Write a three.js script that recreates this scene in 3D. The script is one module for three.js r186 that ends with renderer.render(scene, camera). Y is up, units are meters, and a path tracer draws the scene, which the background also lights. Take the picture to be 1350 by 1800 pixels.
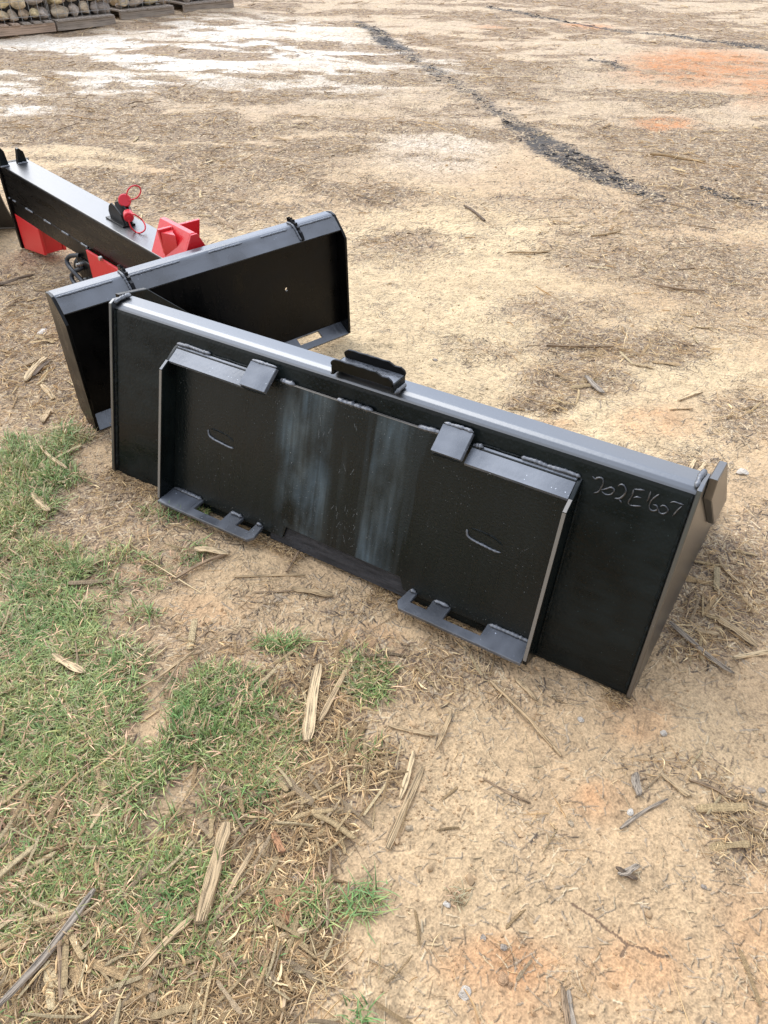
import * as THREE from 'three';
import { mergeGeometries, mergeVertices, toCreasedNormals } from 'three/addons/utils/BufferGeometryUtils.js';
import { RoundedBoxGeometry } from 'three/addons/geometries/RoundedBoxGeometry.js';

// ---------------------------------------------------------------- camera, sky, sun, exposure
const scene = new THREE.Scene();
const CAM_H = 1.4048, PITCH = 0.6825, FOCAL = 1377.65;             // metres, radians, pixels of a 1350 x 1800 picture
const camera = new THREE.PerspectiveCamera(2 * Math.atan(900 / FOCAL) * 180 / Math.PI, 3 / 4, 0.05, 600);
camera.position.set(0, CAM_H, 0);
camera.rotation.x = -PITCH;
const SUN = new THREE.Vector3(-0.30, 0.70, -0.62).normalize();
const renderer = new THREE.WebGLRenderer({ antialias: true });
renderer.toneMapping = THREE.LinearToneMapping;
renderer.toneMappingExposure = 1.64;
renderer.shadowMap.enabled = true;

// ---------------------------------------------------------------- random and noise
function rngOf(seed) { let s = seed >>> 0; return () => { s = (s + 0x6d2b79f5) | 0; let t = Math.imul(s ^ (s >>> 15), 1 | s); t = (t + Math.imul(t ^ (t >>> 7), 61 | t)) ^ t; return ((t ^ (t >>> 14)) >>> 0) / 4294967296; }; }
const rnd = rngOf(20240611);
const PERM = new Float32Array(65536); { const r = rngOf(77); for (let i = 0; i < 65536; i++) PERM[i] = r(); }
function vnoise(x, y) {                                            // smooth value noise 0..1
  const xi = Math.floor(x), yi = Math.floor(y); let fx = x - xi, fy = y - yi;
  fx = fx * fx * (3 - 2 * fx); fy = fy * fy * (3 - 2 * fy);
  const a = (xi & 255) , b = ((xi + 1) & 255), c = (yi & 255) << 8, d = ((yi + 1) & 255) << 8;
  const p = PERM[a + c], q = PERM[b + c], r = PERM[a + d], s = PERM[b + d];
  return p + (q - p) * fx + (r - p + (s - r - q + p) * fx) * fy;
}
function fbm(x, y, o = 4) { let s = 0, a = 0.5, t = 0; for (let i = 0; i < o; i++) { s += a * vnoise(x, y); t += a; a *= 0.5; const nx = x * 1.73 - y * 1.05 + 13.7; y = x * 1.05 + y * 1.73 + 7.3; x = nx; } return s / t; }
const clamp = (x, a = 0, b = 1) => x < a ? a : x > b ? b : x;
const sstep = (a, b, x) => { const t = clamp((x - a) / (b - a)); return t * t * (3 - 2 * t); };
const lerp = (a, b, t) => a + (b - a) * t;
const V3 = (x, y, z) => new THREE.Vector3(x, y, z);
const V2 = (x, y) => new THREE.Vector2(x, y);

// the sky: high thin overcast, brightest round the veiled sun
{
  const W = 1024, H = 512, d = new Float32Array(W * H * 4);
  for (let j = 0; j < H; j++) for (let i = 0; i < W; i++) {
    const th = ((j + 0.5) / H - 0.5) * Math.PI, ph = ((i + 0.5) / W - 0.5) * 2 * Math.PI;
    const x = Math.cos(th) * Math.cos(ph), y = Math.sin(th), z = Math.cos(th) * Math.sin(ph);
    const dot = x * SUN.x + y * SUN.y + z * SUN.z, ang = Math.acos(clamp(dot, -1, 1));
    const yy = Math.max(y, 0.0) + 0.22, cx = x / yy * 1.3, cz = z / yy * 1.3;
    const cl = sstep(0.30, 0.60, fbm(cx * 0.6 + 31, cz * 0.6 + 57, 6)) * (1 - 0.7 * sstep(0.05, 0.6, x));
    const glow = 0.55 * Math.exp(-Math.pow(ang / 0.55, 2)) + 2.6 * Math.exp(-Math.pow(ang / 1.05, 2));
    const blue = [0.42, 0.60, 0.95], white = [1.06, 1.03, 0.99];
    const o = (j * W + i) * 4, k = (0.62 + glow * (0.75 + 0.25 * cl));
    for (let c = 0; c < 3; c++) { let v = lerp(blue[c] * 0.9, white[c], 0.35 + 0.65 * cl) * k; v = lerp(0.95 * (1 + 0.0 * c), v, sstep(-0.02, 0.14, y)); d[o + c] = y < -0.03 ? 0.3 : v; }
    d[o + 3] = 1;
  }
  const sky = new THREE.DataTexture(d, W, H, THREE.RGBAFormat, THREE.FloatType);
  sky.mapping = THREE.EquirectangularReflectionMapping; sky.magFilter = sky.minFilter = THREE.LinearFilter; sky.needsUpdate = true;
  scene.background = sky; scene.environment = sky;
  scene.backgroundIntensity = 0.86; scene.environmentIntensity = 0.86;
}
const sun = new THREE.DirectionalLight(new THREE.Color(1, 0.955, 0.87), 1.0);
sun.position.copy(SUN).multiplyScalar(30); sun.castShadow = true; sun.shadow.radius = 80;
sun.shadow.camera.left = sun.shadow.camera.bottom = -9; sun.shadow.camera.right = sun.shadow.camera.top = 9;
sun.shadow.mapSize.set(2048, 2048); sun.target.position.set(0, 0, -4); scene.add(sun, sun.target);

// ---------------------------------------------------------------- helpers: names, places, geometry
const taken = new Map();
function numbered(name) { const n = taken.get(name) || 0; taken.set(name, n + 1); return n ? `${name}_${String(n).padStart(3, '0')}` : name; }
function tag(o, label, category, group, kind) { if (label) o.userData.label = label; if (category) o.userData.category = category; if (group) o.userData.group = group; if (kind) o.userData.kind = kind; return o; }
function thing(name, label, category, at = [0, 0, 0], turn = 0, group) { const g = new THREE.Group(); g.name = numbered(name); g.position.set(...at); g.rotation.y = turn; scene.add(g); return tag(g, label, category, group); }
function mesh(name, geo, mat, parent) { const m = new THREE.Mesh(geo, mat); m.name = parent === scene ? numbered(name) : name; m.castShadow = m.receiveShadow = true; parent.add(m); return m; }
// a pixel of the photograph as a ray from the camera, and where it meets the ground or a plane
const cosP = Math.cos(PITCH), sinP = Math.sin(PITCH), EYE = V3(0, CAM_H, 0);
function ray(px, py) { const a = (px - 675) / FOCAL, b = -(py - 900) / FOCAL; return V3(a, b * cosP - sinP, -(cosP + sinP * b)); }
function G(px, py, y = 0) { const r = ray(px, py), t = (y - CAM_H) / r.y; return V3(r.x * t, y, r.z * t); }
function onPlane(px, py, o, n) { const r = ray(px, py), t = V3().copy(o).sub(EYE).dot(n) / r.dot(n); return V3().copy(EYE).addScaledVector(r, t); }
const fin = (g, crease = 0.55) => toCreasedNormals(g.index ? g.toNonIndexed() : g, crease);
const BEV = 0.0014;
function poly(pts) { const s = new THREE.Shape(); pts.forEach(([a, b], i) => i ? s.lineTo(a, b) : s.moveTo(a, b)); s.closePath(); return s; }
function ext(shape, depth, bev = BEV) { return new THREE.ExtrudeGeometry(shape, { depth: depth - 2 * bev, bevelEnabled: bev > 0, bevelSize: bev, bevelThickness: bev, bevelOffset: -bev, bevelSegments: 1, curveSegments: 10, steps: 1 }).translate(0, 0, bev); }
const exU = (zy, u0, u1, bev = BEV) => ext(poly(zy.map(([z, y]) => [-z, y])), u1 - u0, bev).rotateY(Math.PI / 2).translate(u0, 0, 0);   // outline in (z, y), drawn out along x
const exN = (shape, n0, n1, bev = BEV) => ext(shape, n1 - n0, bev).translate(0, 0, n0);                                               // outline in (x, y), drawn out along z
const exV = (un, v0, v1, bev = BEV) => ext(poly(un.map(([u, n]) => [u, -n])), v1 - v0, bev).rotateX(-Math.PI / 2).translate(0, v0, 0);  // outline in (x, z), drawn out along y
function box(x0, x1, y0, y1, z0, z1, r = 0.002) { return new RoundedBoxGeometry(x1 - x0, y1 - y0, z1 - z0, 2, r).translate((x0 + x1) / 2, (y0 + y1) / 2, (z0 + z1) / 2); }
function cyl(r0, r1, a, b, seg = 20) { const d = V3().subVectors(b, a), g = new THREE.CylinderGeometry(r1, r0, d.length(), seg); g.applyQuaternion(new THREE.Quaternion().setFromUnitVectors(V3(0, 1, 0), d.clone().normalize())); const m = V3().addVectors(a, b).multiplyScalar(0.5); return g.translate(m.x, m.y, m.z); }
function tube(pts, r, seg, rad = 8) { return new THREE.TubeGeometry(new THREE.CatmullRomCurve3(pts), seg, r, rad, false); }
function merge(list) { return mergeGeometries(list.map((g) => { const k = g.index ? g.toNonIndexed() : g; for (const n of Object.keys(k.attributes)) if (!['position', 'normal', 'uv'].includes(n)) k.deleteAttribute(n); return k; })); }
// a weld bead: a lumpy, rippled tube with closed ends
function bead(pts, r, seed = 1) {
  const curve = new THREE.CatmullRomCurve3(pts), len = curve.getLength(), seg = Math.max(6, Math.min(90, Math.round(len / 0.0035)));
  const g = new THREE.TubeGeometry(curve, seg, r, 7, false), p = g.attributes.position, q = V3(), c = V3();
  for (let i = 0; i <= seg; i++) {
    curve.getPointAt(i / seg, c);
    const end = Math.min(i, seg - i) === 0 ? 0.15 : Math.min(i, seg - i) === 1 ? 0.75 : 1;
    const k = end * (0.72 + 0.55 * vnoise(i * 0.83 + seed * 9.1, seed * 3.7) + 0.12 * Math.sin(i * 2.1));
    for (let j = 0; j <= 7; j++) { const id = i * 8 + j; q.fromBufferAttribute(p, id).sub(c).multiplyScalar(k * (0.85 + 0.3 * vnoise(i * 0.6 + 3, (j % 7) * 1.7 + seed))).add(c); p.setXYZ(id, q.x, q.y, q.z); }
  }
  g.computeVertexNormals(); return g;
}

// ---------------------------------------------------------------- materials
const LUT = new Uint8Array(4097); for (let i = 0; i <= 4096; i++) { const x = i / 4096; LUT[i] = Math.round(255 * (x <= 0.0031308 ? 12.92 * x : 1.055 * Math.pow(x, 1 / 2.4) - 0.055)); }
const enc = (x) => LUT[x <= 0 ? 0 : x >= 1 ? 4096 : (x * 4096) | 0];
function dataTex(data, w, h, srgb, wrap = true) { const t = new THREE.DataTexture(data, w, h, THREE.RGBAFormat); t.magFilter = t.minFilter = THREE.LinearFilter; if (wrap) t.wrapS = t.wrapT = THREE.RepeatWrapping; if (srgb) t.colorSpace = THREE.SRGBColorSpace; t.needsUpdate = true; return t; }
function tileNoise(x, y, n) { const xi = Math.floor(x), yi = Math.floor(y); let fx = x - xi, fy = y - yi; fx = fx * fx * (3 - 2 * fx); fy = fy * fy * (3 - 2 * fy); const m = (a) => ((a % n) + n) % n; const a = m(xi), b = m(xi + 1), c = m(yi) * 256, d = m(yi + 1) * 256; const p = PERM[a + c], q = PERM[b + c], r = PERM[a + d], s = PERM[b + d]; return p + (q - p) * fx + (r - p + (s - r - q + p) * fx) * fy; }
// black paint: colour with dust specks, roughness with smudges, orange peel relief; one tile is one metre
const PAINT = (() => {
  const N = 1024, col = new Uint8Array(N * N * 4), rough = new Uint8Array(N * N * 4), bump = new Uint8Array(N * N * 4), r = rngOf(5), lum = new Float32Array(N * N);
  for (let j = 0; j < N; j++) for (let i = 0; i < N; i++) {
    const x = i / N, y = j / N, n1 = tileNoise(x * 7, y * 7, 7), n2 = tileNoise(x * 31, y * 31, 31), n3 = tileNoise(x * 180, y * 180, 180), st = tileNoise(x * 90, y * 9, 90);
    lum[j * N + i] = 0.85 + 0.8 * (n1 - 0.5) + 0.4 * (n2 - 0.5) + 0.5 * (st - 0.5) * n1 + 0.15 * (r() - 0.5);
    const o = (j * N + i) * 4; rough[o + 1] = 255 * clamp(0.30 + 0.16 * (n1 - 0.5) + 0.14 * (n2 - 0.5) + 0.08 * (st - 0.5)); rough[o + 3] = 255;
    bump[o] = 255 * (0.5 + 0.30 * (n3 - 0.5) + 0.25 * (n2 - 0.5) + 0.35 * (n1 - 0.5)); bump[o + 3] = 255;
  }
  for (let k = 0; k < 1500; k++) {
    const x = Math.floor(r() * N), y = Math.floor(r() * N); if (tileNoise(x / N * 9, y / N * 9, 9) < 0.42 + 0.25 * r()) continue;
    const L = 1 + Math.floor(r() * r() * 4), a = r() * 6.28, v = 4 + 16 * r() * r();
    for (let s = 0; s < L; s++) { const xx = (x + Math.round(Math.cos(a) * s) + N) % N, yy = (y + Math.round(Math.sin(a) * s) + N) % N; lum[yy * N + xx] = v; rough[(yy * N + xx) * 4 + 1] = 200; bump[(yy * N + xx) * 4] = 255; }
  }
  for (let q = 0; q < N * N; q++) { const v = lum[q] / 20; col[q * 4] = enc(v); col[q * 4 + 1] = enc(v); col[q * 4 + 2] = enc(v); col[q * 4 + 3] = 255; }
  return { map: dataTex(col, N, N, true), roughnessMap: dataTex(rough, N, N), bumpMap: dataTex(bump, N, N) };
})();
const lin = (r, g, b) => new THREE.Color().setRGB(r, g, b);
const paint = (r, g, b, o = {}) => new THREE.MeshPhysicalMaterial({ color: lin(r * 20, g * 20, b * 20), roughness: o.roughnessMap === null ? 0.33 : 1, ior: 1.6, ...PAINT, bumpScale: 0.0012, ...o });
const M = {
  black: paint(0.0055, 0.0085, 0.0084, { name: 'black gloss paint', ior: 1.3 }),
  blackTop: paint(0.010, 0.0105, 0.0115, { name: 'black high gloss paint', ior: 2.3, bumpScale: 0.00025, roughnessMap: null }),
  blackB: paint(0.0036, 0.0034, 0.0034, { name: 'black paint of the splitter', bumpScale: 0.0004, ior: 1.3 }),
  grey: paint(0.094, 0.100, 0.112, { name: 'satin dark grey paint', ior: 1.75, bumpScale: 0.0004 }),
  greyL: paint(0.150, 0.157, 0.172, { name: 'satin grey paint of the hooks', ior: 1.75, bumpScale: 0.0004 }),
  weld: new THREE.MeshPhysicalMaterial({ name: 'painted weld bead', color: lin(0.088, 0.090, 0.096), roughness: 0.32, ior: 1.8 }),
  letter: new THREE.MeshPhysicalMaterial({ name: 'black painted weld lettering', color: lin(0.022, 0.022, 0.024), roughness: 0.28, ior: 1.8 }),
  bare: new THREE.MeshPhysicalMaterial({ name: 'worn steel edge', color: lin(0.22, 0.20, 0.175), roughness: 0.5, metalness: 0.4 }),
  red: new THREE.MeshPhysicalMaterial({ name: 'red gloss paint', color: lin(0.62, 0.014, 0.020), roughness: 0.34, ior: 1.6, bumpMap: PAINT.bumpMap, bumpScale: 0.0012 }),
  redPlastic: new THREE.MeshPhysicalMaterial({ name: 'red soft plastic', color: lin(0.62, 0.022, 0.035), roughness: 0.42 }),
  rubber: new THREE.MeshStandardMaterial({ name: 'hydraulic hose rubber', color: lin(0.022, 0.023, 0.026), roughness: 0.5 }),
  zinc: new THREE.MeshStandardMaterial({ name: 'zinc plated steel', color: lin(0.62, 0.60, 0.55), roughness: 0.35, metalness: 0.9 }),
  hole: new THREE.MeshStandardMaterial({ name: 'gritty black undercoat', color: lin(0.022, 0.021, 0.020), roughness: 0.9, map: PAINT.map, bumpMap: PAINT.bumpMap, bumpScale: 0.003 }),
};
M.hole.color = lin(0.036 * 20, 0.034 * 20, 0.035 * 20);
function shineMat(r, g, b, rough) { return new THREE.MeshPhysicalMaterial({ color: lin(r, g, b), roughness: rough }); }
// wood in several tones with grain along u
const GRAIN = (() => {
  const W = 256, H = 128, c = new Uint8Array(W * H * 4), b = new Uint8Array(W * H * 4), r = rngOf(9);
  for (let j = 0; j < H; j++) for (let i = 0; i < W; i++) {
    const n = 0.55 * tileNoise(i / W * 3, j / H * 64, 64) + 0.3 * tileNoise(i / W * 8, j / H * 64, 64) + 0.15 * r(), o = (j * W + i) * 4;
    const v = 0.18 + 1.15 * n - (n < 0.36 ? 0.2 : 0), e = enc(clamp(v)); c[o] = e; c[o + 1] = e; c[o + 2] = e; c[o + 3] = 255; b[o] = 255 * n; b[o + 3] = 255;
  }
  return { map: dataTex(c, W, H, true), bumpMap: dataTex(b, W, H) };
})();
const wood = (r, g, b) => new THREE.MeshStandardMaterial({ name: 'split wood', color: lin(r * 1.2, g * 1.2, b * 1.2), roughness: 0.85, ...GRAIN, bumpScale: 0.004 });
const WOOD = { pale: wood(0.66, 0.48, 0.27), tan: wood(0.50, 0.35, 0.19), brown: wood(0.32, 0.215, 0.125), grey: wood(0.36, 0.29, 0.215), dark: wood(0.16, 0.11, 0.07), red: wood(0.46, 0.23, 0.11), plank: wood(0.44, 0.37, 0.30), plankB: wood(0.56, 0.41, 0.30) };

// ---------------------------------------------------------------- ground zones (ellipses given where the photograph shows them, laid out on the ground in metres)
function patch(px, py, rx, ry, amp = 1) {
  const c = G(px, py), a = G(px + rx, py), b = G(px, py - ry), b2 = G(px, py + ry);
  const ax = a.x - c.x, az = a.z - c.z, bx = (b.x - b2.x) / 2, bz = (b.z - b2.z) / 2, D = ax * bz - bx * az;
  const cx = (b.x + b2.x) / 2, cz = (b.z + b2.z) / 2;
  return { cx, cz, i: [bz / D, -bx / D, -az / D, ax / D], amp, R: Math.hypot(ax, az) + Math.hypot(bx, bz) };
}
function inPatch(p, x, z, soft = 0.55) { const dx = x - p.cx, dz = z - p.cz; if (Math.abs(dx) > 1.7 * p.R || Math.abs(dz) > 1.7 * p.R) return 0; const a = p.i[0] * dx + p.i[1] * dz, b = p.i[2] * dx + p.i[3] * dz, r = Math.sqrt(a * a + b * b); return p.amp * (1 - sstep(1 - soft, 1 + soft, r)); }
const maxOf = (list, x, z) => { let m = 0; for (const p of list) { const v = inPatch(p, x, z); if (v > m) m = v; } return m; };
const MULCH = [[80, 620, 120, 150, .95], [110, 720, 100, 60, 1], [30, 500, 80, 40, .6], [60, 330 + 160, 70, 60, .5], [420, 165, 330, 28, .55], [690, 210, 160, 40, .7], [560, 270, 190, 26, .75], [180, 220, 260, 30, .65], [330, 330, 200, 40, .7], [430, 370, 120, 30, .5], [610, 330, 110, 30, .6], [700, 430, 110, 30, .3],
  [900, 150, 240, 40, .8], [1060, 120, 180, 40, .7], [1200, 270, 190, 60, .9], [1150, 210, 120, 40, .8], [1250, 330, 140, 70, .8], [960, 330, 100, 20, .4], [1060, 440, 110, 45, .7], [1240, 480, 140, 60, .75], [1000, 545, 130, 28, .7], [1080, 605, 160, 32, .85], [1010, 665, 100, 30, .75], [960, 700, 60, 24, .6], [1270, 560, 110, 40, .6], [1310, 730, 70, 60, .6], [1230, 815, 70, 30, .5],
  [1270, 1020, 110, 110, 1], [1220, 1110, 60, 60, .85], [1330, 950, 60, 60, .8], [1310, 1480, 70, 90, .36], [1180, 1350, 120, 40, .3], [600, 1160, 150, 55, .75], [760, 1170, 110, 50, .75], [530, 1240, 130, 90, .85], [560, 1060, 160, 40, .45], [480, 1400, 130, 110, .8], [390, 1560, 170, 140, .7], [250, 1700, 290, 140, .95], [450, 1700, 110, 110, .85], [100, 1500, 130, 160, .6], [150, 960, 150, 90, .6], [230, 880, 120, 60, .7], [300, 960, 120, 40, .5], [330, 1130, 160, 50, .5], [620, 1330, 90, 60, .6], [940, 1230, 90, 40, .3], [1200, 60, 200, 25, .6], [600, 20, 220, 14, .3], [1000, 20, 260, 14, .6], [250, 900, 80, 40, .6], [1000, 1730, 60, 50, .2], [1300, 1720, 60, 50, .35], [860, 620, 80, 30, .25], [500, 470 - 40, 80, 22, .3], [100, 110, 200, 12, .35], [200, 150, 260, 10, .45]].map((a) => patch(...a));
const GRASS = [[60, 820, 90, 55, .75], [30, 910, 80, 60, .9], [40, 1010, 120, 90, .95], [60, 1130, 130, 110, 1], [230, 1010, 90, 50, .55], [310, 975, 70, 26, .5], [150, 1240, 190, 120, 1], [330, 1230, 170, 60, .95], [420, 1290, 140, 80, .85], [200, 1340, 230, 90, 1], [80, 1450, 140, 120, .85], [350, 1410, 150, 70, .6], [220, 1560, 190, 110, .95], [320, 1650, 150, 80, .8], [60, 1600, 110, 110, .75], [100, 1730, 130, 70, .55], [460, 1610, 60, 80, .55], [550, 1590, 55, 30, .7], [640, 1575, 34, 34, .5], [640, 1190, 50, 44, .6], [500, 1128, 45, 13, .6], [620, 1330, 50, 40, .5], [20, 1290, 120, 120, 1], [300, 905, 60, 14, .55], [330, 900, 40, 30, .4], [110, 765, 60, 22, .5], [250, 1090, 60, 30, .5], [400, 1690, 80, 60, .5], [10, 1750, 100, 90, .7], [520, 1340, 70, 60, .5]].map((a) => patch(...a));
const ORANGE = [[1235, 118, 135, 33, 1.15], [1166, 215, 50, 13, 1.2], [1030, 45, 44, 6, .9], [860, 47, 30, 5, .5], [1340, 150, 60, 30, .9], [880, 1690, 110, 50, .5], [900, 1760, 80, 50, .35], [1060, 1405, 50, 34, .4], [1150, 740, 70, 30, .45], [980, 745, 40, 14, .45], [1130, 1690, 90, 60, .45], [1320, 1640, 60, 120, .28], [1120, 1260, 60, 40, .4], [300, 300, 60, 20, .3], [1340, 1760, 60, 70, .35], [350, 1080, 50, 30, .3], [640, 1120, 60, 30, .3]].map((a) => patch(...a));
const PALE = [[250, 100, 420, 40, 1], [420, 60, 200, 30, .9], [150, 140, 240, 30, .9], [600, 110, 140, 44, .8], [560, 150, 140, 24, .55], [760, 120, 70, 22, .5], [60, 180, 130, 26, .6], [760, 250, 100, 50, .35]].map((a) => patch(...a));
const YELLOW = [[760, 560, 260, 210, 1], [1000, 770, 260, 90, .9], [1180, 640, 160, 90, .7], [520, 420, 180, 50, .7], [850, 430, 200, 60, .7], [250, 290, 260, 40, .6]].map((a) => patch(...a));
const TRACKS = [[[625, 36, 4, .6], [660, 56, 9, .85], [700, 82, 11, .8], [735, 108, 8, .45], [765, 126, 10, .62], [820, 160, 8, .55], [860, 186, 10, .55], [900, 215, 9, .6], [940, 240, 14, 1.1], [985, 270, 21, 1.4], [1030, 292, 18, 1.35], [1075, 318, 13, 1.2], [1120, 332, 10, 1.0], [1160, 348, 8, .5]], [[860, 12, 4], [960, 28, 4], [1040, 44, 3], [1120, 58, 3], [1200, 66, 5], [1270, 74, 7], [1350, 82, 9], [1400, 90, 8]], [[1040, 106, 4], [1070, 112, 6], [1090, 122, 6]], [[1240, 330, 3], [1300, 350, 5], [1350, 365, 4]]].map((l) => l.map(([x, y, w, a = 0.75]) => { const c = G(x, y), e = G(x + w, y); return [c.x, c.z, (e.x - c.x) * 1.25, a]; }));
function trackAt(x, z) {
  let m = 0;
  for (const l of TRACKS) for (let i = 0; i + 1 < l.length; i++) {
    const [ax, az, aw, aa] = l[i], [bx, bz, bw, ba] = l[i + 1], dx = bx - ax, dz = bz - az, t = clamp(((x - ax) * dx + (z - az) * dz) / (dx * dx + dz * dz)), d = Math.hypot(x - ax - dx * t, z - az - dz * t), w = lerp(aw, bw, t) + 0.02;
    if (d < 2.2 * w) m = Math.max(m, lerp(aa, ba, t) * (1 - sstep(0.3, 2.1, d / w)));
  }
  return m;
}
function zones(x, z) {
  const n = fbm(x * 2.3 + 5, z * 2.3 + 9, 4), n2 = fbm(x * 9 + 1, z * 9 + 3, 3), far = sstep(3.2, 6, -z), str = fbm(x * 1.1 + z * 0.25 + 40, z * 3.1 - x * 0.7 + 11, 4);
  let mu = maxOf(MULCH, x, z);
  mu = clamp(mu * (0.25 + 1.35 * n) * (1 - 0.55 * far * (1 - sstep(0.42, 0.54, 0.5 * str + 0.5 * fbm(x * 3.2 + z * 0.6 + 4, z * 8.5 - x * 1.6 + 17, 4)))) + 0.6 * (n2 - 0.5) * (mu > 0.05 ? 1 : 0.3) + far * (0.9 * sstep(0.47, 0.56, 0.62 * str + 0.38 * fbm(x * 3.2 + z * 0.6 + 4, z * 8.5 - x * 1.6 + 17, 4))) + 0.22 * sstep(0.58, 0.78, n2 * 0.6 + n * 0.4));
  const or = clamp(maxOf(ORANGE, x, z) * (-0.05 + 1.75 * (0.6 * n2 + 0.4 * fbm(x * 22 + 7, z * 22, 3))));
  const pa = clamp(maxOf(PALE, x, z) * (0.0 + 1.55 * fbm(x * 1.8 + z * 0.4 + 9, z * 6.5 - x * 1.6 + 3, 5)));
  const gr = clamp(maxOf(GRASS, x, z) * (-0.25 + 2.2 * fbm(x * 8 + 21, z * 8 + 4, 4)));
  const ye = clamp(maxOf(YELLOW, x, z) * (0.5 + n));
  const tr = clamp(trackAt(x, z) * (-0.1 + 1.0 * n2 + 0.9 * fbm(x * 26, z * 26 + 8, 3)) );
  return [mu * (1 - 0.75 * or) * (1 - 0.15 * pa), or, pa, gr, ye, tr];
}
// gentle lumps and ruts of the yard
const RECTS = { near: [-2.05, 2.05, -3.7, 0.3], mid: [-4.2, 4.2, -8.7, -3.7], far: [-8, 8, -17, -8.7] };
function fadeIn(x, z) { let m = 0; for (const [k, [x0, x1, z0, z1]] of Object.entries(RECTS)) { const a = k === 'near' || k === 'mid' ? z0 - 2 : z0, b = k === 'near' ? z1 : z1 + 2; m = Math.max(m, Math.min(x - x0, x1 - x, z - a, b - z)); } return sstep(0, 0.35, m); }
function hgt(x, z) {
  const f = fadeIn(x, z); if (f <= 0) return 0;
  const a = (fbm(x * 1.6 + 3, z * 1.6 + 8, 3) - 0.5) * 0.034, b = (fbm(x * 7 + 13, z * 7 + 2, 3) - 0.5) * 0.022, c = (vnoise(x * 36 + 5, z * 36) - 0.5) * 0.006;
  const far = sstep(3.5, 7, -z) * (fbm(x * 0.9 + 50, z * 2.0 + 20, 3) - 0.5) * 0.06;
  return f * (a + b + c + far) - 0.006;
}
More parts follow.
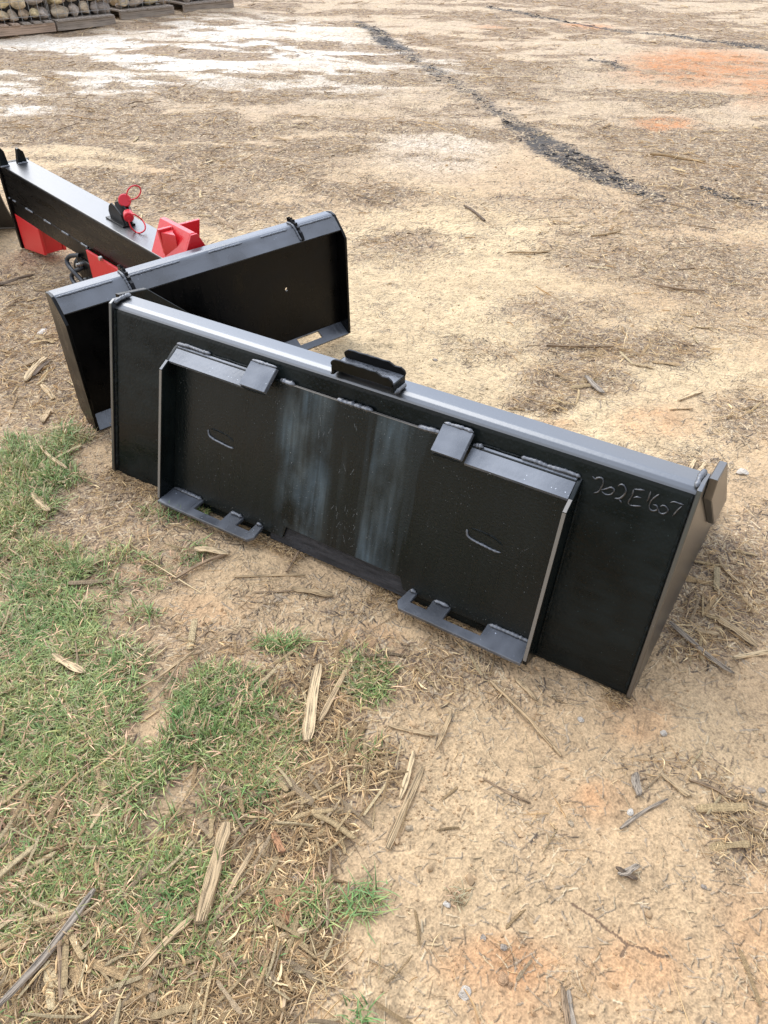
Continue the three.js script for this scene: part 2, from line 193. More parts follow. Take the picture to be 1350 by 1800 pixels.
// ---------------------------------------------------------------- ground textures baked in metres
const COL = { clay: [.445, .300, .165], yellow: [.560, .415, .235], pale: [.76, .705, .61], orange: [.47, .180, .055], mulch: [.265, .172, .098], char: [.028, .027, .027], soil: [.185, .130, .080] };
const TONES = [[.50, .36, .20], [.40, .28, .16], [.27, .185, .11], [.16, .11, .07], [.33, .255, .175], [.09, .064, .045], [.58, .45, .28]];
const CRACKS = [[[1008, 1581], [1022, 1590], [1044, 1604], [1062, 1622], [1090, 1640], [1106, 1656], [1140, 1662], [1160, 1676], [1179, 1677]], [[1106, 1656], [1098, 1668], [1094, 1678]]].map((l) => l.map(([x, y]) => G(x, y)));
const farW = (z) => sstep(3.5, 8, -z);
function bakeGround([x0, x1, z0, z1], W, H, strokes, seed) {
  const r = rngOf(seed), N = W * H, cr = new Float32Array(N), cg = new Float32Array(N), cb = new Float32Array(N), hh = new Float32Array(N), mm = new Float32Array(N);
  const GW = Math.ceil(W / 8) + 2, GH = Math.ceil(H / 8) + 2, zg = new Float32Array(GW * GH * 6);
  for (let j = 0; j < GH; j++) for (let i = 0; i < GW; i++) zg.set(zones(x0 + (x1 - x0) * i * 8 / W, z0 + (z1 - z0) * j * 8 / H), (j * GW + i) * 6);
  const zs = [0, 0, 0, 0, 0, 0], C = COL, px = (x1 - x0) / W, gs = Math.max(1, px / 0.002);
  for (let j = 0; j < H; j++) {
    const gj = j >> 3, fj = (j & 7) / 8, z = z0 + (z1 - z0) * (j + 0.5) / H;
    for (let i = 0; i < W; i++) {
      const gi = i >> 3, fi = (i & 7) / 8, b = (gj * GW + gi) * 6, x = x0 + (x1 - x0) * (i + 0.5) / W, q = j * W + i;
      for (let k = 0; k < 6; k++) { const p = zg[b + k], s = zg[b + 6 + k], t = zg[b + GW * 6 + k], u = zg[b + GW * 6 + 6 + k]; zs[k] = p + (s - p) * fi + (t - p + (u - t - s + p) * fi) * fj; }
      const [mu, or, pa, gr, ye, tr] = zs;
      const n1 = vnoise(x * 6 + 3, z * 6 + 1), n2 = vnoise(x * 27 + z * 5, z * 27 - x * 5), n3 = vnoise(x * 95 + 7, z * 95 + z), n4 = vnoise(x * 260, z * 260), g = r();
      let R = C.clay[0], Gn = C.clay[1], B = C.clay[2];
      const mix = (c, t) => { R += (c[0] - R) * t; Gn += (c[1] - Gn) * t; B += (c[2] - B) * t; };
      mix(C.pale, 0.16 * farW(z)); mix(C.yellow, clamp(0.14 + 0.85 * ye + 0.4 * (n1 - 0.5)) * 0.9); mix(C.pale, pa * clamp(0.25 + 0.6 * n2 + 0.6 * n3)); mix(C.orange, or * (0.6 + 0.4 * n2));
      const mt = sstep(0.22, 0.80, mu + 0.35 * (n3 - 0.5) + 0.25 * (n2 - 0.5)) * 0.88; mix(C.mulch, mt);
      mix(C.soil, clamp(gr * 1.1) * 0.75); mix(C.char, sstep(0.18, 0.62, tr + 0.55 * (n3 - 0.5)) * 0.93);
      const pit = n3 < 0.25 ? (0.25 - n3) * 1.6 * vnoise(x * 11, z * 11) : 0, k = 1 + 0.24 * (n2 - 0.5) + 0.24 * (n3 - 0.5) + 0.42 * (n4 - 0.5) + 0.50 * (g - 0.5) - 0.35 * pit;
      cr[q] = R * k; cg[q] = Gn * k; cb[q] = B * k; hh[q] = 0.40 + 0.20 * (n2 - 0.5) + 0.26 * (n3 - 0.5) + 0.20 * (n4 - 0.5) + 0.14 * (g - 0.5) - pit * 0.3; mm[q] = Math.max(mu, gr * 0.7);
    }
  }
  for (let s = 0; s < strokes; s++) {                              // fine chips pressed into the soil
    const x = r() * W, y = r() * H, q0 = (y | 0) * W + (x | 0), m = mm[q0]; if (r() > 0.06 + m * 1.1) continue;
    const L = (0.006 + 0.05 * r() * r() * r() + 0.012 * r()) / px * Math.sqrt(gs), a = r() * 6.283, bend = (r() - 0.5) * 0.6, w = (0.25 + (r() < 0.2 ? 0.9 : 0.35) * r() / gs) * (0.5 + 0.6 * Math.min(1, m * 1.6));
    let tone = TONES[(r() * TONES.length) | 0]; if (r() < 0.08 * m) tone = TONES[5]; else if (m < 0.2 && (tone === TONES[5] || tone === TONES[3])) tone = TONES[4]; const k = 0.75 + 0.5 * r(), al = 0.55 + 0.45 * r();
    for (let t = 0; t <= L; t += 0.7) {
      const aa = a + bend * t / L, X = x + Math.cos(aa) * t, Y = y + Math.sin(aa) * t;
      for (let e = -w; e <= w; e += 0.8) { const xi = (X - Math.sin(aa) * e) | 0, yi = (Y + Math.cos(aa) * e) | 0; if (xi < 0 || yi < 0 || xi >= W || yi >= H) continue; const q = yi * W + xi; cr[q] += (tone[0] * k - cr[q]) * al; cg[q] += (tone[1] * k - cg[q]) * al; cb[q] += (tone[2] * k - cb[q]) * al; hh[q] = Math.max(hh[q], 0.55 + 0.25 * al * (1 - Math.abs(e) / (w + 0.5))); }
    }
  }
  for (const l of CRACKS) for (let i = 0; i + 1 < l.length; i++) for (let t = 0; t < 1; t += 0.004) {
    const x = lerp(l[i].x, l[i + 1].x, t) + 0.004 * (vnoise(t * 20, i * 7) - 0.5), z = lerp(l[i].z, l[i + 1].z, t) + 0.004 * (vnoise(t * 20 + 50, i * 7) - 0.5), xi = Math.floor((x - x0) / (x1 - x0) * W), yi = Math.floor((z - z0) / (z1 - z0) * H);
    if (xi < 1 || yi < 1 || xi >= W || yi >= H) continue; const q = yi * W + xi; hh[q] = 0.2; cr[q] = .17; cg[q] = .105; cb[q] = .06;
  }
  const c8 = new Uint8Array(N * 4), b8 = new Uint8Array(N * 4);
  for (let q = 0; q < N; q++) { const o = q * 4; c8[o] = enc(cr[q]); c8[o + 1] = enc(cg[q]); c8[o + 2] = enc(cb[q]); c8[o + 3] = 255; b8[o] = 255 * clamp(hh[q]); b8[o + 3] = 255; }
  return new THREE.MeshStandardMaterial({ name: 'yard soil', roughness: 0.95, map: dataTex(c8, W, H, true, false), bumpMap: dataTex(b8, W, H, false, false), bumpScale: 0.010 * Math.min(gs, 2.2) });
}
{
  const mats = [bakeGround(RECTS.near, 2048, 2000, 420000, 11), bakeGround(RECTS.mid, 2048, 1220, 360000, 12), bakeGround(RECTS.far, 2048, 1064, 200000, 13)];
  // plain stretches outside the working area: soil ahead and to the sides, lawn behind
  const plain = (c, seed, a) => { const N = 512, d = new Uint8Array(N * N * 4), r = rngOf(seed); for (let j = 0; j < N; j++) for (let i = 0; i < N; i++) { const x = i / N, y = j / N, k = 1 + a * (0.8 * (tileNoise(x * 8, y * 8, 8) - 0.5) + 0.6 * (tileNoise(x * 40, y * 40, 40) - 0.5) + 0.5 * (r() - 0.5)), o = (j * N + i) * 4; for (let q = 0; q < 3; q++) d[o + q] = enc(c[q] * k); d[o + 3] = 255; } return new THREE.MeshStandardMaterial({ name: 'open ground', roughness: 1, map: dataTex(d, N, N, true) }); };
  mats.push(plain([.36, .27, .175], 3, 0.9), plain([.075, .095, .035], 4, 0.9));
  const pos = [], uv = [], idx = [], groups = [];
  function grid([x0, x1, z0, z1], nx, nz, mat, unit) {
    const s = idx.length, b = pos.length / 3;
    for (let j = 0; j <= nz; j++) for (let i = 0; i <= nx; i++) { const x = lerp(x0, x1, i / nx), z = lerp(z0, z1, j / nz); pos.push(x, unit ? -0.006 : hgt(x, z), z); uv.push(...(unit ? [x / unit, z / unit] : [i / nx, j / nz])); }
    for (let j = 0; j < nz; j++) for (let i = 0; i < nx; i++) { const a = b + j * (nx + 1) + i, c = a + nx + 1; idx.push(a, c, a + 1, a + 1, c, c + 1); }
    groups.push([s, idx.length - s, mat]);
  }
  grid(RECTS.near, 330, 330, 0); grid(RECTS.mid, 260, 160, 1); grid(RECTS.far, 240, 130, 2);
  const B = 260, [nx0, nx1, nz0, nz1] = RECTS.near, [mx0, mx1, mz0] = RECTS.mid, [fx0, fx1, fz0] = RECTS.far;
  for (const q of [[-B, nx0, nz0, nz1], [nx1, B, nz0, nz1], [-B, mx0, mz0, nz0], [mx1, B, mz0, nz0], [-B, fx0, fz0, mz0], [fx1, B, fz0, mz0], [-B, B, -B, fz0]]) grid(q, 4, 4, 3, 5);
  grid([-B, B, nz1, B], 4, 4, 4, 5);
  const g = new THREE.BufferGeometry(); g.setAttribute('position', new THREE.Float32BufferAttribute(pos, 3)); g.setAttribute('uv', new THREE.Float32BufferAttribute(uv, 2)); g.setIndex(idx);
  groups.forEach((a) => g.addGroup(...a)); g.computeVertexNormals();
  tag(mesh('ground', g, mats, scene), 'dry tan clay yard strewn with shredded wood and dark tracks', 'ground', null, 'structure');
}

// ---------------------------------------------------------------- the bucket in front
const BK = { x: -0.8164, z: -1.9226, h: 0.5581, t: 0.2584, W: 1.5994 };
{
  const g = thing('loader_bucket', 'black skid steer bucket in front, scuffed mounting plate, welded lettering at right', 'loader bucket', [BK.x, 0.003, BK.z], -BK.h);
  const T = new THREE.Matrix4().makeRotationX(-BK.t), tilt = (q) => q.applyMatrix4(T), W = BK.W, ct = Math.cos(BK.t), st = Math.sin(BK.t);
  const faceO = V3(BK.x, 0.003, BK.z), uW = V3(Math.cos(BK.h), 0, Math.sin(BK.h)), nhW = V3(-Math.sin(BK.h), 0, Math.cos(BK.h)), nW = nhW.clone().multiplyScalar(ct).add(V3(0, st, 0)), vW = V3(0, ct, 0).addScaledVector(nhW, -st);
  const onFace = (px, py, n = 0) => { const o = faceO.clone().addScaledVector(nW, n), p = onPlane(px, py, o, nW).sub(faceO); return V3(p.dot(uW), p.dot(vW), n); };
  // back sheet: face, round bend, flange on top (outline in z, y)
  {
    const R = 0.030, th = 0.008, out = [], inn = [], vi = 0.5075, A = Math.PI / 2 - BK.t, tl = R * Math.tan(A / 2);
    const f = (v, n) => [-v * st + n * ct, v * ct + n * st];
    out.push(f(0.010, 0)); inn.push(f(0.010, -th));
    const ce = f(vi - tl, -R);                                    // centre of the bend
    for (let i = 0; i <= 12; i++) { const a = BK.t + A * i / 12, dz = Math.cos(a), dy = Math.sin(a); out.push([ce[0] + R * dz, ce[1] + R * dy]); inn.push([ce[0] + (R - th) * dz, ce[1] + (R - th) * dy]); }
    const e = out[out.length - 1]; out.push([-0.196, e[1] - 0.003]); inn.push([-0.196, e[1] - 0.003 - th]);
    const cut = 4;                                                // the sheet is dull below the bend and glossy from the bend on
    mesh('back_sheet', fin(exU([...out.slice(0, cut + 1), ...inn.slice(0, cut + 1).reverse()], 0.0102, W - 0.0102, 0), 0.5), M.black, g);
    mesh('top_flange', fin(exU([...out.slice(cut), ...inn.slice(cut).reverse()], 0.0102, W - 0.0102, 0), 0.5), M.blackTop, g);
  }
  // end plates and the thick side cutters that run down to the toe
  const side = [[0.004, 0.0], [0.008, 0.012], [-0.119, 0.494], [-0.135, 0.501], [-0.186, 0.494], [-0.381, 0.344], [-0.715, 0.12], [-0.70, 0.0]];
  const cutter = [[-0.160, 0.502], [-0.262, 0.482], [-0.66, 0.122], [-0.50, 0.150], [-0.162, 0.452]];
  for (const k of [0, 1]) {
    mesh('end_plate', fin(exU(side, k ? W - 0.010 : 0, k ? W : 0.010), 0.5), M.blackTop, g);
    mesh('side_cutter', fin(exU(cutter, k ? W : -0.0175, k ? W + 0.0175 : 0, 0.002), 0.5), k ? M.blackTop : M.black, g);
    const u = k ? W - 0.013 : 0.013, s = k ? -1 : 1;
    const pts = []; for (let i = 0; i <= 12; i++) pts.push(V3(u + s * 0.001, 0.014 + 0.478 * i / 12, 0.001).applyMatrix4(T));
    mesh('weld_seam', bead(pts, 0.0042, 3 + k), M.black, g);
    const b2 = []; for (let i = 0; i <= 8; i++) b2.push(V3(k ? W + 0.001 : -0.0005, lerp(0.485, 0.13, i / 8), lerp(-0.190, -0.70, i / 8)));
    mesh('weld_seam', bead(b2, 0.005, 5 + k), M.black, g);
    mesh('weld_seam', bead([V3(u, 0.494, -0.128), V3(u + s * 0.002, 0.4985, -0.155), V3(u, 0.4955, -0.190)], 0.006, 8 + k), M.weld, g);
  }
  mesh('floor_plate', box(0.0102, W - 0.0102, 0, 0.009, -0.70, -0.004, 0.002), M.black, g);
  mesh('cutting_edge', box(-0.0, W, 0.001, 0.018, -0.80, -0.702, 0.003), M.bare, g);
  // mounting plate with two plug-welded slots and a cut-away lower edge; two wiped, blueish streaks run down it
  {
    const s = poly([[0.2535, 0.030], [0.2535, 0.449], [1.3625, 0.449], [1.3625, 0.030], [1.02, 0.030], [1.005, 0.062], [0.655, 0.064], [0.645, 0.030]]);
    for (const cu of []) { const h = new THREE.Path(), r = 0.014, l = 0.034; h.moveTo(cu - l, 0.247 - r); h.lineTo(cu + l, 0.241 - r); h.absarc(cu + l, 0.241, r, -Math.PI / 2, Math.PI / 2, false); h.lineTo(cu - l, 0.247 + r); h.absarc(cu - l, 0.247, r, Math.PI / 2, 1.5 * Math.PI, false); s.holes.push(h); }
    const N = 1024, H = 512, c = new Uint8Array(N * H * 4), ro = new Uint8Array(N * H * 4), bp = new Uint8Array(N * H * 4), r = rngOf(31), L = new Float32Array(N * H * 3);
    for (let j = 0; j < H; j++) for (let i = 0; i < N; i++) {
      const u = 0.2 + 1.2 * i / N, v = 0.5 * j / H, q = j * N + i, wob = 0.022 * (vnoise(v * 9, 3) - 0.5), lean = (0.25 - v) * 0.03;
      const gr = fbm(u * 150, v * 7 + 3, 3), gr2 = fbm(u * 420, v * 26, 2), blot = fbm(u * 14, v * 9 + 7, 4), fine = vnoise(u * 300, v * 300);
      const s1 = sstep(0.595 + lean, 0.650 + lean, u + wob) * (1 - sstep(0.750 + lean, 0.785 + lean, u + wob * 0.6)), s2 = sstep(0.868 + 0.4 * wob + (v < 0.24 ? 0.0 : 0.006), 0.880 + 0.4 * wob, u) * (1 - sstep(0.955, 1.000, u + wob));
      const st1 = s1 * clamp(0.10 + 1.7 * (blot - 0.30)) * (0.30 + 1.2 * gr) * (0.55 + 0.9 * fbm(u * 70, v * 16 + 5, 3)), st2 = s2 * clamp(0.2 + 1.1 * (blot - 0.32) + 0.35 * (1 - sstep(0.05, 0.2, v)) * (1 - sstep(0.90, 0.95, u))) * (0.5 + 0.8 * gr) * (0.55 + 0.9 * fbm(u * 70, v * 16 + 5, 3));
      const faint = 0.20 * sstep(0.55, 0.75, fbm(u * 60, v * 4, 3)) * sstep(0.5, 0.7, u) * (1 - sstep(1.0, 1.15, u)), S = clamp(st1 * 1.35 + st2 * 1.2 + faint * 0.6, 0, 1.3);
      const base = 0.0070 * (0.8 + 0.4 * blot + 0.25 * (gr2 - 0.5) + 0.2 * (r() - 0.5));
      const hue = fbm(u * 22 + 9, v * 12, 3);
      L[q * 3] = base * 0.85 + S * (0.046 + 0.016 * hue); L[q * 3 + 1] = base * 1.15 + S * 0.070; L[q * 3 + 2] = base * 1.1 + S * (0.066 + 0.022 * (1 - hue));
      ro[q * 4 + 1] = 255 * clamp(0.30 + 0.25 * S + 0.12 * (blot - 0.5) + 0.10 * (gr - 0.5)); ro[q * 4 + 3] = 255;
      bp[q * 4] = 255 * clamp(0.4 + 0.2 * (fine - 0.5) + 0.3 * (blot - 0.5)); bp[q * 4 + 3] = 255;
    }
    for (let k = 0; k < 2400; k++) {                              // weld spatter and overspray
      const i = (r() * N) | 0, j = (r() * H) | 0, u = 0.2 + 1.2 * i / N, v = 0.5 * j / H; let p = 0.12 + 0.9 * sstep(0.52, 0.7, fbm(u * 9, v * 9 + 2, 3)); if (v < 0.06) p = 0.9; if (u > 0.55 && u < 0.62 && v > 0.3) p = 1;
      if (r() > p) continue; const w = 0.05 + 0.4 * r() * r(), n = 1 + ((r() * r() * 3) | 0);
      for (let s2 = 0; s2 < n; s2++) { const q = ((j + s2) % H) * N + i; L[q * 3] = w; L[q * 3 + 1] = w; L[q * 3 + 2] = w * 0.95; bp[q * 4] = 255; }
    }
    for (let k = 0; k < 26; k++) { let i = 1024 * (0.42 + 0.12 * r() + (r() < 0.3 ? 0.25 * (r() - 0.3) : 0)), j = H * (0.15 + 0.65 * r()); const a = 1.0 + 1.2 * r(), n = 5 + r() * 20; for (let s2 = 0; s2 < n; s2++) { const q = (j | 0) * N + (i | 0); if (q * 3 < L.length && r() < 0.7) { L[q * 3] = 0.16; L[q * 3 + 1] = 0.165; L[q * 3 + 2] = 0.17; } i += Math.cos(a) * 0.8; j += Math.sin(a); } }
    for (let q = 0; q < N * H; q++) { for (let k = 0; k < 3; k++) c[q * 4 + k] = enc(L[q * 3 + k]); c[q * 4 + 3] = 255; }
    const m = new THREE.MeshPhysicalMaterial({ name: 'scuffed black mounting plate', roughness: 1, ior: 1.4, map: dataTex(c, N, H, true), roughnessMap: dataTex(ro, N, H), bumpMap: dataTex(bp, N, H), bumpScale: 0.0016 });
    for (const k of ['map', 'roughnessMap', 'bumpMap']) { m[k].repeat.set(1 / 1.2, 1 / 0.5); m[k].offset.set(-0.2 / 1.2, 0); }
    const p = mesh('mounting_plate', tilt(fin(exN(s, 0.0006, 0.0115, 0.001), 0.4)), m, g); p.userData.label = 'mounting plate with two scuffed blueish streaks';
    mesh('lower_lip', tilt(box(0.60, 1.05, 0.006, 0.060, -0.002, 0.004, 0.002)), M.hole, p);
    for (const cu of [0.420, 1.198]) mesh('plug_weld', tilt(bead([V3(cu - 0.046, 0.254, 0.0125), V3(cu - 0.042, 0.240, 0.013), V3(cu - 0.028, 0.2335, 0.013), V3(cu, 0.2305, 0.0135), V3(cu + 0.028, 0.2275, 0.013), V3(cu + 0.044, 0.228, 0.0125)], 0.0031, cu * 10)), M.weld, p);
    for (const cu of [0.420, 1.198]) mesh('plug_weld', tilt(bead([V3(cu - 0.040, 0.259, 0.010), V3(cu - 0.015, 0.260, 0.010), V3(cu + 0.02, 0.257, 0.010), V3(cu + 0.046, 0.246, 0.0105)], 0.0030, cu * 10 + 4)), M.black, p);
  }
  const topBead = (a, b, v, n, r, s) => { const pts = []; const k = Math.max(3, Math.round((b - a) / 0.02)); for (let i = 0; i <= k; i++) pts.push(V3(lerp(a, b, i / k), v + 0.003 * (vnoise(i * 0.9 + s, 4) - 0.5), n)); return tilt(bead(pts, r, s)); };
  for (const [a, b, s] of [[0.595, 0.640, 1], [0.765, 0.865, 2], [0.985, 1.045, 3], [1.128, 1.150, 4]]) mesh('weld_bead', topBead(a, b, 0.4520, 0.008, 0.0062, s * 7), M.weld, g);
  mesh('plate_edge', tilt(box(0.60, 1.04, 0.4485, 0.4502, 0.002, 0.0118, 0.0005)), M.bare, g);
  // the mounting frame: side plates, sloped hooks on top, blocks, slotted feet
  const sideP = [[0.0, 0.0], [0.0, 0.453], [0.012, 0.446], [0.0385, 0.4165], [0.0617, 0.395], [0.0640, 0.022], [0.058, 0.008]];
  for (const k of [0, 1]) {
    const u0 = k ? 1.3632 : 0.2432, s = k ? -1 : 1, ue = k ? 1.373 : 0.2432;
    const pl = mesh('frame_side', tilt(fin(exU(sideP, u0, u0 + 0.0098, 0.0012), 0.5)), M.black, g);
    mesh('worn_edge', tilt(fin(exU([[0.0621, 0.394], [0.0632, 0.3945], [0.0655, 0.022], [0.0644, 0.021]], u0 + 0.001, u0 + 0.0088, 0), 0.5)), M.bare, pl);
    mesh('worn_edge', tilt(fin(exU([[0.0390, 0.4166], [0.0400, 0.4174], [0.0630, 0.3962], [0.0620, 0.3952]], u0 + 0.001, u0 + 0.0088, 0), 0.5)), k ? M.bare : M.weld, pl);
    const a = k ? 1.124 : 0.2535, b = k ? 1.3628 : 0.508;
    mesh('hook_flange', tilt(fin(exU([[0.000, 0.4495], [0.0045, 0.4525], [0.0405, 0.4170], [0.036, 0.4105], [0.0, 0.440]], a, b, 0.0008), 0.5)), M.greyL, g);
    const [ba, bb] = k ? [1.235, 1.368] : [0.247, 0.365];
    mesh('weld_bead', topBead(ba, bb, 0.4575, 0.0035, 0.0050, 21 + k), M.weld, g);
    mesh('weld_bead', topBead(k ? 1.13 : 0.37, k ? 1.235 : 0.50, 0.4560, 0.0025, 0.0026, 24 + k), M.black, g);
    const t0 = k ? 1.049 : 0.507, t1 = k ? 1.123 : 0.587;
    const blk = mesh('stop_block', tilt(fin(exU([[0.006, 0.4735], [0.0175, 0.4795], [0.0595, 0.4290], [0.0490, 0.4205]], t0, t1, 0.0012), 0.5)), M.greyL, g);
    mesh('weld_bead', topBead(t0 + 0.002, t1, 0.4815, 0.0150, 0.0042, 31 + k), M.weld, blk);
    mesh('weld_bead', topBead(t0, t1 - 0.002, 0.420, 0.0500, 0.0030, 35 + k), M.black, blk);
    // slotted foot, level while the plate leans
    const m = (u) => k ? 1.616 - u : u;
    const out = [[m(0.2535), 0], [m(0.2535), 0.071], [m(0.573), 0.069], [m(0.586), 0.050], [m(0.579), 0], [m(0.557), 0], [m(0.557), 0.038], [m(0.512), 0.038], [m(0.512), 0], [m(0.464), 0], [m(0.464), 0.044], [m(0.366), 0.044], [m(0.366), 0]];
    const q = exV(k ? out.slice().reverse() : out, -0.010, 0, 0.0012); q.rotateX(0.308).translate(0, 0.040, 0.0115 - 0.004);
    const ft = mesh('slotted_foot', tilt(fin(q, 0.5)), M.grey, g);
    const fb = (a2, b2, s2) => mesh('weld_bead', tilt(bead([V3(m(a2), 0.041, 0.0145), V3(m((a2 + b2) / 2), 0.042, 0.0145), V3(m(b2), 0.041, 0.0145)], 0.0048, s2)), M.weld, ft);
    fb(0.258, 0.362, 41 + k); fb(0.468, 0.509, 43 + k); fb(0.559, 0.577, 45 + k);
    mesh('weld_bead', tilt(bead([V3(k ? 1.3745 : 0.2405, 0.03, 0.0015), V3(k ? 1.3755 : 0.2400, 0.2, 0.002), V3(k ? 1.3745 : 0.2405, 0.43, 0.0015)], 0.004, 51 + k)), M.black, g);
  }
  // small folded tool rest standing on the flange
  {
    const r = thing; const u0 = 0.748, u1 = 0.912, zf = -0.117, zb = -0.168, y0 = 0.4965, ys = 0.515, yt = 0.540;
    const sc = (flip) => { const p = []; p.push([u0 + 0.004, ys - 0.003], [u1, ys - 0.003]); p.push([u1 + 0.003, ys + 0.006], [u1, ys + 0.013]); for (let i = 0; i <= 9; i++) { const t = i / 9; p.push([lerp(u1 - 0.010, u0 + 0.010, t), yt - 0.0012 * (i % 2) - (t < 0.14 ? 0.006 : 0)]); } p.push([u0 + 0.001, yt - 0.007], [u0 - 0.002, ys + 0.012]); return poly(p); };
    const rest = mesh('tool_rest', fin(box(u0, u1, ys - 0.003, ys + 0.003, zb, zf, 0.0015), 0.5), M.grey, g);
    mesh('upright', fin(exN(sc(), zf - 0.0005, zf + 0.0055, 0.001), 0.4), M.blackB, rest);
    mesh('upright', fin(exN(sc(), zb - 0.0055, zb + 0.0005, 0.001), 0.4), M.blackB, rest);
    mesh('leg', box(u0 - 0.003, u0 + 0.004, y0, ys + 0.002, zb, zf + 0.001, 0.001), M.blackB, rest);
    mesh('leg', box(u1 - 0.004, u1 + 0.003, y0, ys + 0.002, zb, zf + 0.001, 0.001), M.black, rest);
    mesh('weld_bead', bead([V3(u1 + 0.005, y0, zf), V3(u1 + 0.006, y0 + 0.001, (zf + zb) / 2), V3(u1 + 0.005, y0, zb)], 0.0055, 61), M.weld, rest);
    mesh('weld_bead', bead([V3(u0 - 0.005, y0, zf), V3(u0 - 0.006, y0 + 0.001, (zf + zb) / 2), V3(u0 - 0.005, y0, zb)], 0.0055, 62), M.weld, rest);
  }
  // the number laid down in weld bead
  {
    const strokes = [[[115, 120], [140, 150], [152, 160], [185, 140], [240, 150], [250, 205], [222, 270], [188, 316], [125, 332]], [[215, 292], [285, 280], [350, 262], [390, 288], [352, 345], [285, 350], [232, 312]], [[430, 250], [465, 225], [503, 230], [532, 275], [532, 322], [500, 366], [450, 400], [390, 395]], [[440, 400], [485, 455]], [[636, 282], [690, 290], [772, 296]], [[622, 395], [662, 380], [732, 392]], [[582, 482], [640, 492], [727, 495]], [[634, 286], [606, 372], [562, 450], [584, 484]], [[848, 308], [816, 400], [790, 446]], [[952, 345], [886, 390], [836, 450], [828, 522], [870, 553], [924, 540], [922, 492], [870, 476]], [[958, 502], [1012, 486], [1062, 540], [1044, 572], [990, 591], [946, 566], [946, 524]], [[1085, 452], [1132, 441], [1200, 460], [1262, 482]], [[1238, 490], [1170, 560], [1112, 622]]];
    const list = strokes.map((s, i) => bead(s.map(([x, y]) => { const p = onFace(1025 + x / 7.105, 820 + y / 7.105, 0.0012); return p; }), 0.0021, 70 + i));
    mesh('welded_lettering', tilt(merge(list)), M.letter, g).userData.label = 'number written by hand in weld bead';
  }
}

